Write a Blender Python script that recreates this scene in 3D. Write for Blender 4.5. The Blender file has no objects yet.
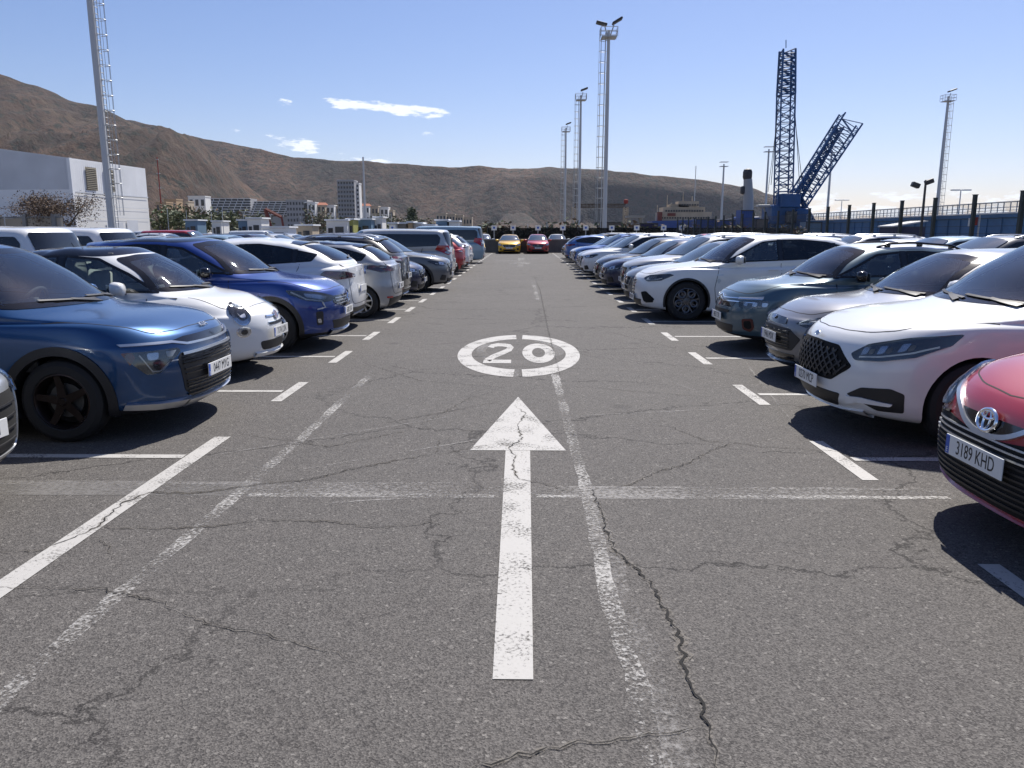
import bpy, bmesh, math, random
from mathutils import Vector, Matrix, noise
from mathutils.geometry import delaunay_2d_cdt
from mathutils.bvhtree import BVHTree
random.seed(11)
R = math.radians
S = bpy.context.scene
C = S.collection

# ------------------------------------------------------------------ helpers
def link(o, parent=None):
    C.objects.link(o)
    if parent: o.parent = parent
    return o

def mesh(name, vs, fs, mats, parent=None, mi=None, smooth=True, angle=35):
    me = bpy.data.meshes.new(name)
    me.from_pydata([tuple(v) for v in vs], [], fs)
    if not isinstance(mats, (list, tuple)): mats = [mats]
    for m in mats: me.materials.append(m)
    if mi: me.polygons.foreach_set('material_index', mi)
    me.update()
    if smooth:
        me.polygons.foreach_set('use_smooth', [True]*len(me.polygons))
        try: me.set_sharp_from_angle(angle=R(angle))
        except Exception: pass
    o = bpy.data.objects.new(name, me)
    return link(o, parent)

def empty(name, loc=(0,0,0), rz=0, parent=None):
    o = bpy.data.objects.new(name, None)
    o.location = loc; o.rotation_euler = (0,0,rz); o.empty_display_size = .2
    return link(o, parent)

def tag(o, label=None, cat=None, group=None, kind=None):
    if label: o['label'] = label
    if cat: o['category'] = cat
    if group: o['group'] = group
    if kind: o['kind'] = kind
    return o

def copy_tree(o, parent=None, skip=()):
    c = o.copy(); C.objects.link(c); c.parent = parent
    for ch in list(o.children):
        if ch.name.split('.')[0] in skip: continue
        copy_tree(ch, c, skip)
    return c

class MB:
    """collects shapes into one mesh"""
    def __init__(s): s.v=[]; s.f=[]; s.m=[]
    def add(s, vs, fs, mi=0):
        n=len(s.v); s.v += [Vector(v) for v in vs]; s.f += [tuple(i+n for i in f) for f in fs]; s.m += [mi]*len(fs)
        return s
    def box(s, c, d, mi=0, rz=0, taper=None):
        x,y,z = d[0]/2,d[1]/2,d[2]/2
        t = taper or (1,1)
        vs=[Vector((a*x*(t[0] if k>0 else 1), b*y*(t[1] if k>0 else 1), k*z)) for a,b,k in
            [(-1,-1,-1),(1,-1,-1),(1,1,-1),(-1,1,-1),(-1,-1,1),(1,-1,1),(1,1,1),(-1,1,1)]]
        M = Matrix.Rotation(rz,3,'Z')
        return s.add([M@v+Vector(c) for v in vs], [(3,2,1,0),(4,5,6,7),(0,1,5,4),(1,2,6,5),(2,3,7,6),(3,0,4,7)], mi)
    def rbox(s, c, d, r=.03, mi=0, M=None, seg=2):
        bm=bmesh.new(); bmesh.ops.create_cube(bm,size=1)
        for v in bm.verts: v.co=Vector((v.co.x*d[0],v.co.y*d[1],v.co.z*d[2]))
        bmesh.ops.bevel(bm,geom=bm.edges[:],offset=min(r,min(d)*.49),segments=seg,affect='EDGES',profile=.5)
        bm.verts.index_update()
        M = M or Matrix.Identity(3)
        s.add([M@v.co+Vector(c) for v in bm.verts],[[v.index for v in f.verts] for f in bm.faces],mi)
        bm.free(); return s
    def tube(s, pts, r, n=8, mi=0, cap=True, closed=False):
        pts=[Vector(p) for p in pts]; rr = r if isinstance(r,(list,tuple)) else [r]*len(pts)
        vs=[]; fs=[]; k=len(pts)
        up=None
        for i,p in enumerate(pts):
            if closed: d=(pts[(i+1)%k]-pts[i-1])
            else: d=(pts[min(i+1,k-1)]-pts[max(i-1,0)])
            d.normalize()
            if up is None:
                up = Vector((0,0,1)) if abs(d.z)<.9 else Vector((1,0,0))
            a=d.cross(up)
            if a.length<1e-4: a=d.cross(Vector((0,1,0)))
            a.normalize(); b=d.cross(a); up = a.cross(d)
            for j in range(n):
                t=2*math.pi*j/n; vs.append(p+a*math.cos(t)*rr[i]+b*math.sin(t)*rr[i])
        m = k if closed else k-1
        for i in range(m):
            for j in range(n):
                i2=(i+1)%k
                fs.append((i*n+j,i2*n+j,i2*n+(j+1)%n,i*n+(j+1)%n))
        if cap and not closed:
            fs.append(tuple(range(n))); fs.append(tuple((k-1)*n+j for j in reversed(range(n))))
        return s.add(vs,fs,mi)
    def bar(s, a, b, w, mi=0):
        a=Vector(a); b=Vector(b)
        return s.tube([a,b],w*.7071,4,mi)
    def lathe(s, prof, n=32, mi=0, axis='y', c=(0,0,0), closed=False):
        vs=[];fs=[];c=Vector(c)
        for (r,h) in prof:
            for j in range(n):
                t=2*math.pi*j/n
                if axis=='y': vs.append(c+Vector((r*math.cos(t),h,r*math.sin(t))))
                else: vs.append(c+Vector((r*math.cos(t),r*math.sin(t),h)))
        k=len(prof)
        for i in range(k if closed else k-1):
            i2=(i+1)%k
            for j in range(n):
                f=(i*n+j,i2*n+j,i2*n+(j+1)%n,i*n+(j+1)%n)
                fs.append(f if axis!='y' else f[::-1])
        return s.add(vs,fs,mi)
    def build(s, name, mats, parent=None, smooth=True, angle=35):
        return mesh(name, s.v, s.f, mats, parent, s.m, smooth, angle)

# ------------------------------------------------------------------ materials
MATS={}
def nt(name):
    m=bpy.data.materials.new(name); m.use_nodes=True; MATS[name]=m
    return m, m.node_tree.nodes, m.node_tree.links, m.node_tree.nodes['Principled BSDF']
def mat(name, col, rough=.5, metal=0, coat=0, bump=None, spec=None, emis=None, var=None, alpha=None):
    if name in MATS: return MATS[name]
    m,n,l,p=nt(name)
    p.inputs['Base Color'].default_value=(*col,1); p.inputs['Roughness'].default_value=rough; p.inputs['Metallic'].default_value=metal
    p.inputs['Coat Weight'].default_value=coat; p.inputs['Coat Roughness'].default_value=.03
    if spec is not None: p.inputs['IOR'].default_value=spec
    if var:   # (scale, amount) gentle procedural unevenness
        tc=n.new('ShaderNodeTexCoord'); no=n.new('ShaderNodeTexNoise'); no.inputs['Scale'].default_value=var[0]; no.inputs['Detail'].default_value=5
        mx=n.new('ShaderNodeMix'); mx.data_type='RGBA'; mx.blend_type='MULTIPLY'; mx.inputs['Factor'].default_value=1
        mr=n.new('ShaderNodeMapRange'); mr.inputs['From Min'].default_value=.3; mr.inputs['From Max'].default_value=.7
        mr.inputs['To Min'].default_value=1-var[1]; mr.inputs['To Max'].default_value=1+var[1]*.5
        l.new(tc.outputs['Object'],no.inputs['Vector']); l.new(no.outputs['Fac'],mr.inputs['Value'])
        mx.inputs['A'].default_value=(*col,1); l.new(mr.outputs['Result'],mx.inputs['B']); l.new(mx.outputs['Result'],p.inputs['Base Color'])
    if bump:
        tc=n.new('ShaderNodeTexCoord'); no=n.new('ShaderNodeTexNoise'); no.inputs['Scale'].default_value=bump[0]; bu=n.new('ShaderNodeBump'); bu.inputs['Strength'].default_value=bump[1]
        l.new(tc.outputs['Object'],no.inputs['Vector']); l.new(no.outputs['Fac'],bu.inputs['Height']); l.new(bu.outputs['Normal'],p.inputs['Normal'])
    return m
def paint(name, col, metal=0.0, rough=.38, dust=.10):
    """clear-coated car paint with a thin uneven film of dust"""
    if name in MATS: return MATS[name]
    m,n,l,p=nt(name)
    tc=n.new('ShaderNodeTexCoord'); no=n.new('ShaderNodeTexNoise'); no.inputs['Scale'].default_value=2.2; no.inputs['Detail'].default_value=7; no.inputs['Roughness'].default_value=.65
    l.new(tc.outputs['Object'],no.inputs['Vector'])
    mr=n.new('ShaderNodeMapRange'); mr.inputs['From Min'].default_value=.3; mr.inputs['From Max'].default_value=.75; mr.inputs['To Min'].default_value=dust*.3; mr.inputs['To Max'].default_value=dust*1.6
    l.new(no.outputs['Fac'],mr.inputs['Value'])
    mx=n.new('ShaderNodeMix'); mx.data_type='RGBA'; l.new(mr.outputs['Result'],mx.inputs['Factor'])
    if col is None:
        oi=n.new('ShaderNodeObjectInfo'); l.new(oi.outputs['Color'],mx.inputs['A'])
    else: mx.inputs['A'].default_value=(*col,1)
    mx.inputs['B'].default_value=(.30,.27,.24,1)
    l.new(mx.outputs['Result'],p.inputs['Base Color'])
    p.inputs['Metallic'].default_value=metal; p.inputs['Roughness'].default_value=rough
    p.inputs['Coat Weight'].default_value=1; p.inputs['Coat IOR'].default_value=1.5
    m2=n.new('ShaderNodeMapRange'); m2.inputs['To Min'].default_value=.03; m2.inputs['To Max'].default_value=.16
    l.new(no.outputs['Fac'],m2.inputs['Value']); l.new(m2.outputs['Result'],p.inputs['Coat Roughness'])
    return m
def glass_mat(name, tint=(.75,.82,.80), ior=1.5, dust=.05):
    m,n,l,p=nt(name)
    out=n['Material Output']; n.remove(p)
    tr=n.new('ShaderNodeBsdfTransparent'); tr.inputs['Color'].default_value=(*tint,1)
    gl=n.new('ShaderNodeBsdfGlossy'); gl.inputs['Roughness'].default_value=.02; gl.inputs['Color'].default_value=(.86,.94,1,1)
    fr=n.new('ShaderNodeFresnel'); fr.inputs['IOR'].default_value=ior
    mx=n.new('ShaderNodeMixShader'); l.new(fr.outputs[0],mx.inputs[0]); l.new(tr.outputs[0],mx.inputs[1]); l.new(gl.outputs[0],mx.inputs[2])
    df=n.new('ShaderNodeBsdfDiffuse'); df.inputs['Color'].default_value=(.5,.5,.48,1)
    tc=n.new('ShaderNodeTexCoord'); no=n.new('ShaderNodeTexNoise'); no.inputs['Scale'].default_value=3; no.inputs['Detail'].default_value=6
    l.new(tc.outputs['Object'],no.inputs['Vector'])
    mr=n.new('ShaderNodeMapRange'); mr.inputs['From Min'].default_value=.3; mr.inputs['From Max'].default_value=.8; mr.inputs['To Min'].default_value=dust*.4; mr.inputs['To Max'].default_value=dust*1.8
    l.new(no.outputs['Fac'],mr.inputs['Value'])
    m3=n.new('ShaderNodeMixShader'); l.new(mr.outputs[0],m3.inputs[0]); l.new(mx.outputs[0],m3.inputs[1]); l.new(df.outputs[0],m3.inputs[2])
    l.new(m3.outputs[0],out.inputs['Surface'])
    return m
def init_mats():
    mat('tyre_rubber',(.012,.012,.013),.75,bump=(60,.15))
    mat('alloy',(.62,.63,.65),.28,.9)
    mat('graphite',(.16,.16,.17),.3,.8); mat('dark_alloy',(.035,.036,.04),.35,.6); mat('copper_alloy',(.045,.034,.032),.3,.8)
    mat('black_plastic',(.014,.014,.016),.48,bump=(180,.08))
    mat('gloss_black',(.006,.006,.008),.12,coat=.5)
    mat('void_black',(.004,.004,.004),.9)
    mat('chrome',(.82,.83,.85),.12,1)
    mat('satin_silver',(.55,.57,.60),.30,.85)
    mat('frit',(.008,.008,.009),.10)
    mat('dark_glass',(.010,.012,.016),.03,spec=1.62)
    mat('mid_glass',(.055,.085,.12),.03,spec=2.1)
    mat('navy_badge',(.01,.025,.10),.2,coat=1); mat('seam',(.006,.006,.006),.8)
    mat('red_lamp',(.35,.006,.008),.12,coat=1)
    mat('red_lamp_dark',(.10,.004,.006),.12,coat=1)
    mat('white_lamp',(.48,.49,.51),.15,coat=1)
    mat('lamp_housing',(.03,.032,.036),.18,.3,coat=1)
    mat('lamp_reflector',(.5,.52,.56),.18,.9,coat=1)
    mat('amber_lamp',(.65,.20,.02),.15,coat=1)
    mat('plate_white',(.72,.72,.70),.35,coat=.4)
    mat('plate_blue',(.02,.09,.42),.4)
    mat('plate_ink',(.01,.01,.012),.5)
    mat('cabin_dark',(.045,.045,.048),.85,bump=(40,.1))
    mat('cabin_grey',(.10,.10,.105),.75)
    mat('cabin_dash',(.10,.10,.105),.7)
    mat('cabin_beige',(.58,.55,.46),.8)
    glass_mat('clear_glass',(.76,.85,.88),2.0,.012)
    glass_mat('privacy_glass',(.10,.12,.14),1.6,.008)
    glass_mat('lamp_glass',(.86,.89,.92),1.7,.03); mat('red_trim',(.07,.006,.006),.4)
init_mats()
M_ = MATS

# ------------------------------------------------------------------ patches laid on a body surface
def pchip(ts, ys, t):
    n=len(ts)
    if t<=ts[0]: return ys[0]
    if t>=ts[-1]: return ys[-1]
    h=[ts[i+1]-ts[i] for i in range(n-1)]; d=[(ys[i+1]-ys[i])/h[i] for i in range(n-1)]
    def sl(i):
        if i==0: return d[0]
        if i==n-1: return d[-1]
        if d[i-1]*d[i]<=0: return 0
        w1=2*h[i]+h[i-1]; w2=h[i]+2*h[i-1]
        return (w1+w2)/(w1/d[i-1]+w2/d[i])
    for i in range(n-1):
        if t<=ts[i+1]:
            u=(t-ts[i])/h[i]; a=sl(i)*h[i]; b=sl(i+1)*h[i]
            return ys[i]*(2*u**3-3*u*u+1)+a*(u**3-2*u*u+u)+ys[i+1]*(-2*u**3+3*u*u)+b*(u**3-u*u)

DIRS={'F':Vector((1,0,0)),'S':Vector((0,-1,0)),'B':Vector((-1,0,0)),'T':Vector((0,0,-1))}
def dvec(d):
    if isinstance(d,str): return DIRS[d]
    if isinstance(d,(int,float)):   # angle from straight-ahead (front) towards +y side
        a=R(d); return Vector((math.cos(a),-math.sin(a),0))
    return Vector(d).normalized()
def basis(d):
    z=Vector((0,0,1)) if abs(d.z)<.9 else Vector((1,0,0))
    t=d.cross(z).normalized(); z2=t.cross(d).normalized()
    return t,z2
def to3(p,d):
    if len(p)==3: return Vector(p)
    if d in('F','B'): return Vector((0,p[0],p[1]))
    if d=='S': return Vector((p[0],0,p[1]))
    if d=='T': return Vector((p[0],p[1],0))
    raise ValueError
def round_poly(P, r):
    if r<=0: return P
    out=[];n=len(P)
    for i in range(n):
        a,b,c=P[i-1],P[i],P[(i+1)%n]
        la=(a-b).length; lc=(c-b).length; k=min(r,.45*la,.45*lc)
        if k<1e-4: out.append(b); continue
        p=b+(a-b)/la*k; q=b+(c-b)/lc*k
        for j in range(5):
            u=j/4; out.append(p*(1-u)**2+b*2*u*(1-u)+q*u*u)
    return out
def inside(P,p):
    c=False;n=len(P);x,y=p
    for i in range(n):
        x1,y1=P[i];x2,y2=P[i-1]
        if (y1>y)!=(y2>y) and x<(x2-x1)*(y-y1)/(y2-y1)+x1: c=not c
    return c
def resample(P,res):
    out=[];n=len(P)
    for i in range(n):
        a,b=P[i],P[(i+1)%n]; k=max(1,int((b-a).length/res+.5))
        for j in range(k): out.append(a+(b-a)*j/k)
    return out
def inset_poly(P,w):
    n=len(P); area=sum(P[i-1].x*P[i].y-P[i].x*P[i-1].y for i in range(n)); s=1 if area>0 else -1
    out=[]
    for i in range(n):
        a,b,c=P[i-1],P[i],P[(i+1)%n]
        e1=(b-a); e2=(c-b)
        if e1.length<1e-6: e1=e2
        if e2.length<1e-6: e2=e1
        n1=Vector((-e1.y,e1.x)).normalized()*s; n2=Vector((-e2.y,e2.x)).normalized()*s
        m=(n1+n2)
        if m.length<.2: m=n1
        m.normalize(); k=max(.5,m.dot(n1)); out.append(b+m*(w/k))
    return [p for p in out if inside(P,p)]
class Shell:
    """ray-castable copy of a body, for laying parts on it"""
    def __init__(s, vs, fs): s.b=BVHTree.FromPolygons(vs,fs)
    def hit(s,p,d):
        o=p-d*8
        h=s.b.ray_cast(o,d)
        if h[0] is None: h=s.b.find_nearest(p)
        else:
            n=h[1]
            if n.dot(d)>0: n=-n
            return h[0],n
        n=h[1]
        return h[0],n
def poly2(pts,d,r):
    dv=dvec(d); t,z=basis(dv)
    P=[Vector((q.dot(t),q.dot(z))) for q in (to3(p,d) for p in pts)]
    return round_poly(P,r)
def patch(sh, name, pts, d, m, parent=None, off=.004, res=.05, r=0, side=1, inset=None, depth=.012, mb=None, mi=0, ref=None):
    """polygon pts projected along d on to the shell; side=-1 mirrors it in y. inset=(width, inner material)"""
    dv=dvec(d); t,z=basis(dv)
    P=resample(poly2(pts,d,r),res)
    n=len(P); V=list(P); E=[(i,(i+1)%n) for i in range(n)]
    IN=None
    if inset:
        IN=inset_poly(P,inset[0])
        if len(IN)>5:
            k=len(V); V+=IN; E+=[(k+i,k+(i+1)%len(IN)) for i in range(len(IN))]
        else: IN=None
    x0=min(p.x for p in P);x1=max(p.x for p in P);y0=min(p.y for p in P);y1=max(p.y for p in P)
    i=x0+res*.5
    sm=res*.45
    while i<x1:
        j=y0+res*.5
        while j<y1:
            q=Vector((i,j))
            if inside(P,q) and min((q-p).length for p in V[:n+(len(IN) if IN else 0)])>sm: V.append(q)
            j+=res
        i+=res
    vs,_,fs,*_r = delaunay_2d_cdt(V,E,[],1,1e-5)
    base=(ref if ref is not None else sum((to3(p,d) for p in pts),Vector())/len(pts))
    pd=base.dot(dv)
    top=[];low=[]
    for v in vs:
        p=t*v.x+z*v.y+dv*pd
        h,nn=sh.hit(p,dv)
        top.append(h+nn*off); low.append(h-nn*depth)
    # boundary
    from collections import Counter
    cnt=Counter()
    for f in fs:
        for a,b in zip(f,f[1:]+f[:1]): cnt[(min(a,b),max(a,b))]+=1
    F=[];MI=[]
    for f in fs:
        c=sum((vs[i] for i in f),Vector((0,0)))/len(f)
        a,b,c3=(top[i] for i in f[:3]); nn=(b-a).cross(c3-a)
        g=tuple(f) if nn.dot(dv)<0 else tuple(f[::-1])
        F.append(g); MI.append(mi if not IN or not inside(IN,c) else mi+1)
    bd=[]
    for f in list(F):
        for a,b in zip(f,f[1:]+f[:1]):
            if cnt[(min(a,b),max(a,b))]==1: bd.append((a,b))
    idx={}
    allv=list(top)
    for a,b in bd:
        for q in(a,b):
            if q not in idx: idx[q]=len(allv); allv.append(low[q])
    for a,b in bd: F.append((b,a,idx[a],idx[b])); MI.append(mi)
    if side==-1:
        allv=[Vector((v.x,-v.y,v.z)) for v in allv]; F=[f[::-1] for f in F]
    if mb is not None: mb.add(allv,F); mb.m[-len(F):]=MI; return
    return mesh(name, allv, F, ([m,inset[1]] if inset else m), parent, MI, True, 40)
def band(sh, name, pts, d, w, m, parent=None, off=.002, side=1, depth=.01, mb=None, closed=False, res=.04, mi=0, smoothr=0):
    """a strip of width w along the polyline pts projected on to the shell"""
    dv=dvec(d); t,z=basis(dv)
    Q=[to3(p,d) for p in pts]; pd=(sum(Q,Vector())/len(Q)).dot(dv)
    P=[Vector((q.dot(t),q.dot(z))) for q in Q]
    if smoothr and not closed:
        out=[P[0]]
        for i in range(1,len(P)-1):
            a,b,c=P[i-1],P[i],P[i+1]; la=(a-b).length; lc=(c-b).length; k=min(smoothr,.45*la,.45*lc)
            p=b+(a-b)/la*k; q=b+(c-b)/lc*k
            out+=[p*(1-u)**2+b*2*u*(1-u)+q*u*u for u in (0,.25,.5,.75,1)]
        P=out+[P[-1]]
    out=[];n=len(P)
    for i in range(n if closed else n-1):
        a,b=P[i],P[(i+1)%n]; k=max(1,int((b-a).length/res+.5))
        for j in range(k): out.append(a+(b-a)*j/k)
    if not closed: out.append(P[-1])
    P=out;n=len(P); vs=[];fs=[]
    ws = w if isinstance(w,(list,tuple)) else (w,w)
    for i,p in enumerate(P):
        a=P[i-1] if (i or closed) else p; b=P[(i+1)%n] if (i<n-1 or closed) else p
        e=(b-a).normalized(); q=Vector((-e.y,e.x)); ww=ws[0]+(ws[1]-ws[0])*i/(n-1)
        row=[]
        for s_,o_ in((-.5,-depth),(-.5,off),(0,off),(.5,off),(.5,-depth)):
            pp=p+q*ww*s_
            h,nn=sh.hit(t*pp.x+z*pp.y+dv*pd,dv); row.append(h+nn*o_)
        vs+=row
    for i in range(n if closed else n-1):
        i2=(i+1)%n
        for j in range(4): fs.append((i*5+j,i*5+j+1,i2*5+j+1,i2*5+j))
    # orient outwards
    a,b,c=vs[fs[1][0]],vs[fs[1][1]],vs[fs[1][2]]
    if (b-a).cross(c-a).dot(dv)>0: fs=[f[::-1] for f in fs]
    if side==-1: vs=[Vector((v.x,-v.y,v.z)) for v in vs]; fs=[f[::-1] for f in fs]
    if mb is not None: mb.add(vs,fs,mi); return
    return mesh(name,vs,fs,m,parent,None,True,50)
# ------------------------------------------------------------------ car bodies
def ring(F, side, B, af, nf, ar, nr, w=None): return dict(F=F,s=side,B=B,af=af,nf=nf,ar=ar,nr=nr)
def std_rings(p):
    """13 rings from the sill to the roof spine; p holds the main measures of one body"""
    L,H,W=p['L'],p['H'],p['W']/2
    g=p.get('gc',.19); zn=p.get('zn',.48); zl=p.get('zl',.80); xl=p.get('xl',.06)      # nose, hood leading edge
    xc,zc=p['cowl']; xr,xq=p['roof']; xb,zb=p['back']                                  # cowl, roof front/rear x, backlight base
    b1,b2=p['belt']; wr=p.get('wr',.60); wc=p.get('wc',W-.09); tail=p.get('tail',.02)
    af=p.get('af',.62); ar=p.get('ar',.5); nf=p.get('nf',2.3); nr=p.get('nr',2.8); sh=p.get('sh',.09)
    zs=p.get('shoulder',(b1-.11,b1-.08,b2-.10))
    hx,hz=p.get('hood',(xl+(xc-xl)*.48, zl+(zc-zl)*.72)); crown=p.get('crown',.045)
    hr=H-p.get('rdrop',.045); xbm=p.get('xbm')
    return [
     ring((.65,g-.0),(.02,g,g,g),(L-.6,g),.3,2,.3,2),
     ring((.34,g),(W-.13,g-.02,g-.02,g-.02),(L-.30,g+.02),.5,nf,.45,nr),
     ring((.10+p.get('chin',.0),g+.035),(W-.035,g+.03,g+.01,g+.04),(L-.10,g+.08),af,nf,ar,nr),
     ring((.012,zn-.12),(W-.012,zn-.10,zn-.12,zn-.06),(L-.015,zn-.04),af,nf,ar,nr),
     ring((.0,zn+.08),(W,zn+.12,zn+.08,zn+.14),(L,zn+.12),af,nf,ar,nr),
     ring((xl*.45,(zn+zl)/2+.10),(W-.005,(zn+zl)/2+.10,(zn+zl)/2+.08,(zn+zl)/2+.14),(L-tail,(zn+zl)/2+.17),af,nf,ar,nr),
     ring((xl,zl),(W-.012,zl-.02,zs[1]-.07,zs[2]-.05),(L-tail-.015,zs[2]+.0),af+.03,nf,ar,nr),
     ring((xl+.14,zl+.075),(W-.035,zs[0],zs[1],zs[2]),(L-tail-.02,zs[2]+.05),af+.05,nf,ar,nr),
     ring((hx,hz),(W-sh,zs[0]+crown,zs[1]+.04,zs[2]+.05),(xb+.02,zb-.03),af-.02,nf+.2,ar-.05,nr),
     ring((xc,zc),(wc,b1,b1+(b2-b1)*.45,b2),(xb,zb),p.get('acr',.42),p.get('acn',2.2),p.get('bcr',.42),p.get('bcn',2.6)),
     ring((xc+(xr-xc)*.52,zc+(hr-zc)*.56),((wc*.44+wr*.56)+.02,b1+(hr-b1)*.55,b1+(hr-b1)*.55,b2+(hr-b2)*.5),(xbm or xb+(xq-xb)*.42,zb+(hr-zb)*.5),.40,2.3,.40,2.8),
     ring((xr,hr),(wr,hr-.035,hr-.025,hr-.04),(xq,hr-p.get('rr',.02)),.38,2.4,.36,2.8),
     ring((xr+.16,H-.014),(wr-.13,H-.035,H-.022,H-.05),(xq-.12,H-.03-p.get('rr',.02)),.36,2.4,.34,2.8),
     ring((xr+.5,H-.002),(.02,H-.003,H,H-.02),(xq-.45,H-.012),.2,2,.2,2)]
def make_shell(p, hi=True):
    rs=p['rings'] if 'rings' in p else std_rings(p)
    if 'mod' in p: p['mod'](rs)
    ncf,ns,ncr = (22,40,18) if hi else (12,20,10)
    sub=6 if hi else 3
    L=p['L']
    # chord parameter from front point/side point travel
    ts=[0]
    for a,b in zip(rs,rs[1:]):
        d1=math.hypot(a['F'][0]-b['F'][0],a['F'][1]-b['F'][1]); d2=math.hypot(a['s'][0]-b['s'][0],a['s'][2]-b['s'][2]); d3=math.hypot(a['B'][0]-b['B'][0],a['B'][1]-b['B'][1])
        ts.append(ts[-1]+max(.03,(min(d1,.5)+d2+min(d3,.5))/3))
    keys=[]
    for i in range(len(rs)-1):
        for j in range(sub): keys.append((ts[i]+(ts[i+1]-ts[i])*j/sub, i+j/sub))
    keys.append((ts[-1],len(rs)-1))
    get=lambda f:[f(r) for r in rs]
    cols=[get(lambda r:r['F'][0]),get(lambda r:r['F'][1]),get(lambda r:r['s'][0]),get(lambda r:r['s'][1]),get(lambda r:r['s'][2]),get(lambda r:r['s'][3]),
          get(lambda r:r['B'][0]),get(lambda r:r['B'][1]),get(lambda r:r['af']),get(lambda r:r['nf']),get(lambda r:r['ar']),get(lambda r:r['nr'])]
    V=[];rowid=[]
    kt=p.get('taper',.055)
    for t,ri in keys:
        xf,zf,w,z1,z2,z3,xb,zb,af,nf,ar,nr=[pchip(ts,c,t) for c in cols]
        half=[]
        tf=lambda x:1-kt*((x-L*.5)/(L*.5))**2*(1 if x<L*.5 else .9)
        for i in range(ncf):
            ph=math.pi/2*(i/ncf)
            # more even spacing for squarer corners
            x=xf+af*(1-math.cos(ph)**(2/nf)); y=math.sin(ph)**(2/nf)
            if i==0: y=0
            half.append((x,w*y*tf(x),zf+(z1-zf)*y**2))
        xa,xz=xf+af,xb-ar
        for i in range(ns+1):
            u=i/ns; x=xa+(xz-xa)*u
            z=z1*(1-u)*(1-2*u)+4*z2*u*(1-u)*1+z3*u*(2*u-1)
            half.append((x,w*tf(x),z))
        for i in range(ncr-1,-1,-1):
            ph=math.pi/2*(i/ncr)
            x=xb-ar*(1-math.cos(ph)**(2/nr)); y=math.sin(ph)**(2/nr) if i else 0
            half.append((x,w*y*tf(x),zb+(z3-zb)*y**2))
        V.append(half); rowid.append(ri)
    n=len(V[0]); m=2*n-2
    vs=[];fs=[];row=[]
    for half in V:
        full=half+[(x,-y,z) for x,y,z in half[-2:0:-1]]
        vs+=[Vector(q) for q in full]
    for i in range(len(V)-1):
        for j in range(m):
            fs.append((i*m+j,i*m+(j+1)%m,(i+1)*m+(j+1)%m,(i+1)*m+j)); row.append(rowid[i])
    # caps: join left and right halves
    def cap(i,flip):
        b=i*m
        for j in range(n-1):
            a0=b+j; a1=b+j+1; c0=b+(m-j)%m; c1=b+(m-j-1)%m
            f=[a0,a1,c1,c0]; f=[q for k,q in enumerate(f) if q not in f[:k]]
            if len(f)>2: fs.append(tuple(f if flip else f[::-1])); row.append(rowid[i])
    cap(0,False); cap(len(V)-1,True)
    # check orientation
    return vs,fs,row
def cut_wheels(vs,fs,mi,p,mats,name,parent):
    """cut the four wheel wells out of the closed body"""
    R_=p.get('arch',.385); zr=p.get('wr_',.335); W=p['W']/2; hi=p.get('hi',True)
    o=mesh(name,vs,fs,mats,None,mi,True,38)
    bm=bmesh.new(); bm.from_mesh(o.data); bmesh.ops.remove_doubles(bm,verts=bm.verts,dist=.0006); bmesh.ops.recalc_face_normals(bm,faces=bm.faces[:]); bm.to_mesh(o.data); bm.free()
    c=MB()
    for xw in p['axles']:
        for s in(-1,1):
            n=40 if hi else 24; vv=[];ff=[]
            y0,y1=s*(W-.30),s*(W+.2)
            for y in (y0,y1):
                for j in range(n):
                    t=2*math.pi*j/n; vv.append((xw+R_*math.cos(t),y,zr+p.get('archz',.0)+R_*math.sin(t)))
            ff=[tuple(range(n)),tuple(range(2*n-1,n-1,-1))]+[(j+n,j+n-(n-1)*(j==n-1)+(j!=n-1)*1,(j+1)%n,j) for j in range(n)]
            ff[2:]=[(n+j,n+(j+1)%n,(j+1)%n,j) for j in range(n)]
            c.add(vv,ff,1)
    k=mesh('cut',c.v,c.f,mats,None,c.m,False)
    bm=bmesh.new(); bm.from_mesh(k.data); bmesh.ops.recalc_face_normals(bm,faces=bm.faces[:]); bm.to_mesh(k.data); bm.free()
    md=o.modifiers.new('b','BOOLEAN'); md.operation='DIFFERENCE'; md.object=k; md.solver='EXACT'
    dg=bpy.context.evaluated_depsgraph_get(); dg.update()
    me=bpy.data.meshes.new_from_object(o.evaluated_get(dg)); me.name=name
    o.modifiers.clear(); o.data=me
    bpy.data.objects.remove(k)
    me.polygons.foreach_set('use_smooth',[True]*len(me.polygons)); me.set_sharp_from_angle(angle=R(38))
    o.parent=parent
    return o
def open_windows(o, panes):
    """remove the body faces behind the panes: panes = [(poly2d, dir, side)]"""
    bm=bmesh.new(); bm.from_mesh(o.data); kill=[]
    pre=[]
    for P,d,side in panes:
        dv=dvec(d); t,z=basis(dv); pre.append((P,inset_poly(P,.025),dv,t,z,side))
    for f in bm.faces:
        c=f.calc_center_median(); nn=f.normal
        if c.z<.75: continue
        for P,IN,dv,t,z,side in pre:
            cc=Vector((c.x,c.y*side,c.z)); n2=Vector((nn.x,nn.y*side,nn.z))
            if n2.dot(dv)>-.15: continue
            if abs(dv.y)>.9 and cc.y<0: continue
            if len(IN)>2 and inside(IN,Vector((cc.dot(t),cc.dot(z)))):
                kill.append(f); break
    bmesh.ops.delete(bm,geom=kill,context='FACES')
    bm.to_mesh(o.data); bm.free()
def clip_x(P,x0,x1):
    def half(P,x,keep):
        out=[]
        for i in range(len(P)):
            a,b=P[i-1],P[i]; ia=keep*(a[0]-x)>=0; ib=keep*(b[0]-x)>=0
            if ia!=ib:
                u=(x-a[0])/(b[0]-a[0]); out.append((x,a[1]+(b[1]-a[1])*u))
            if ib: out.append(b)
        return out
    return half(half(P,x0,1),x1,-1)

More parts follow.
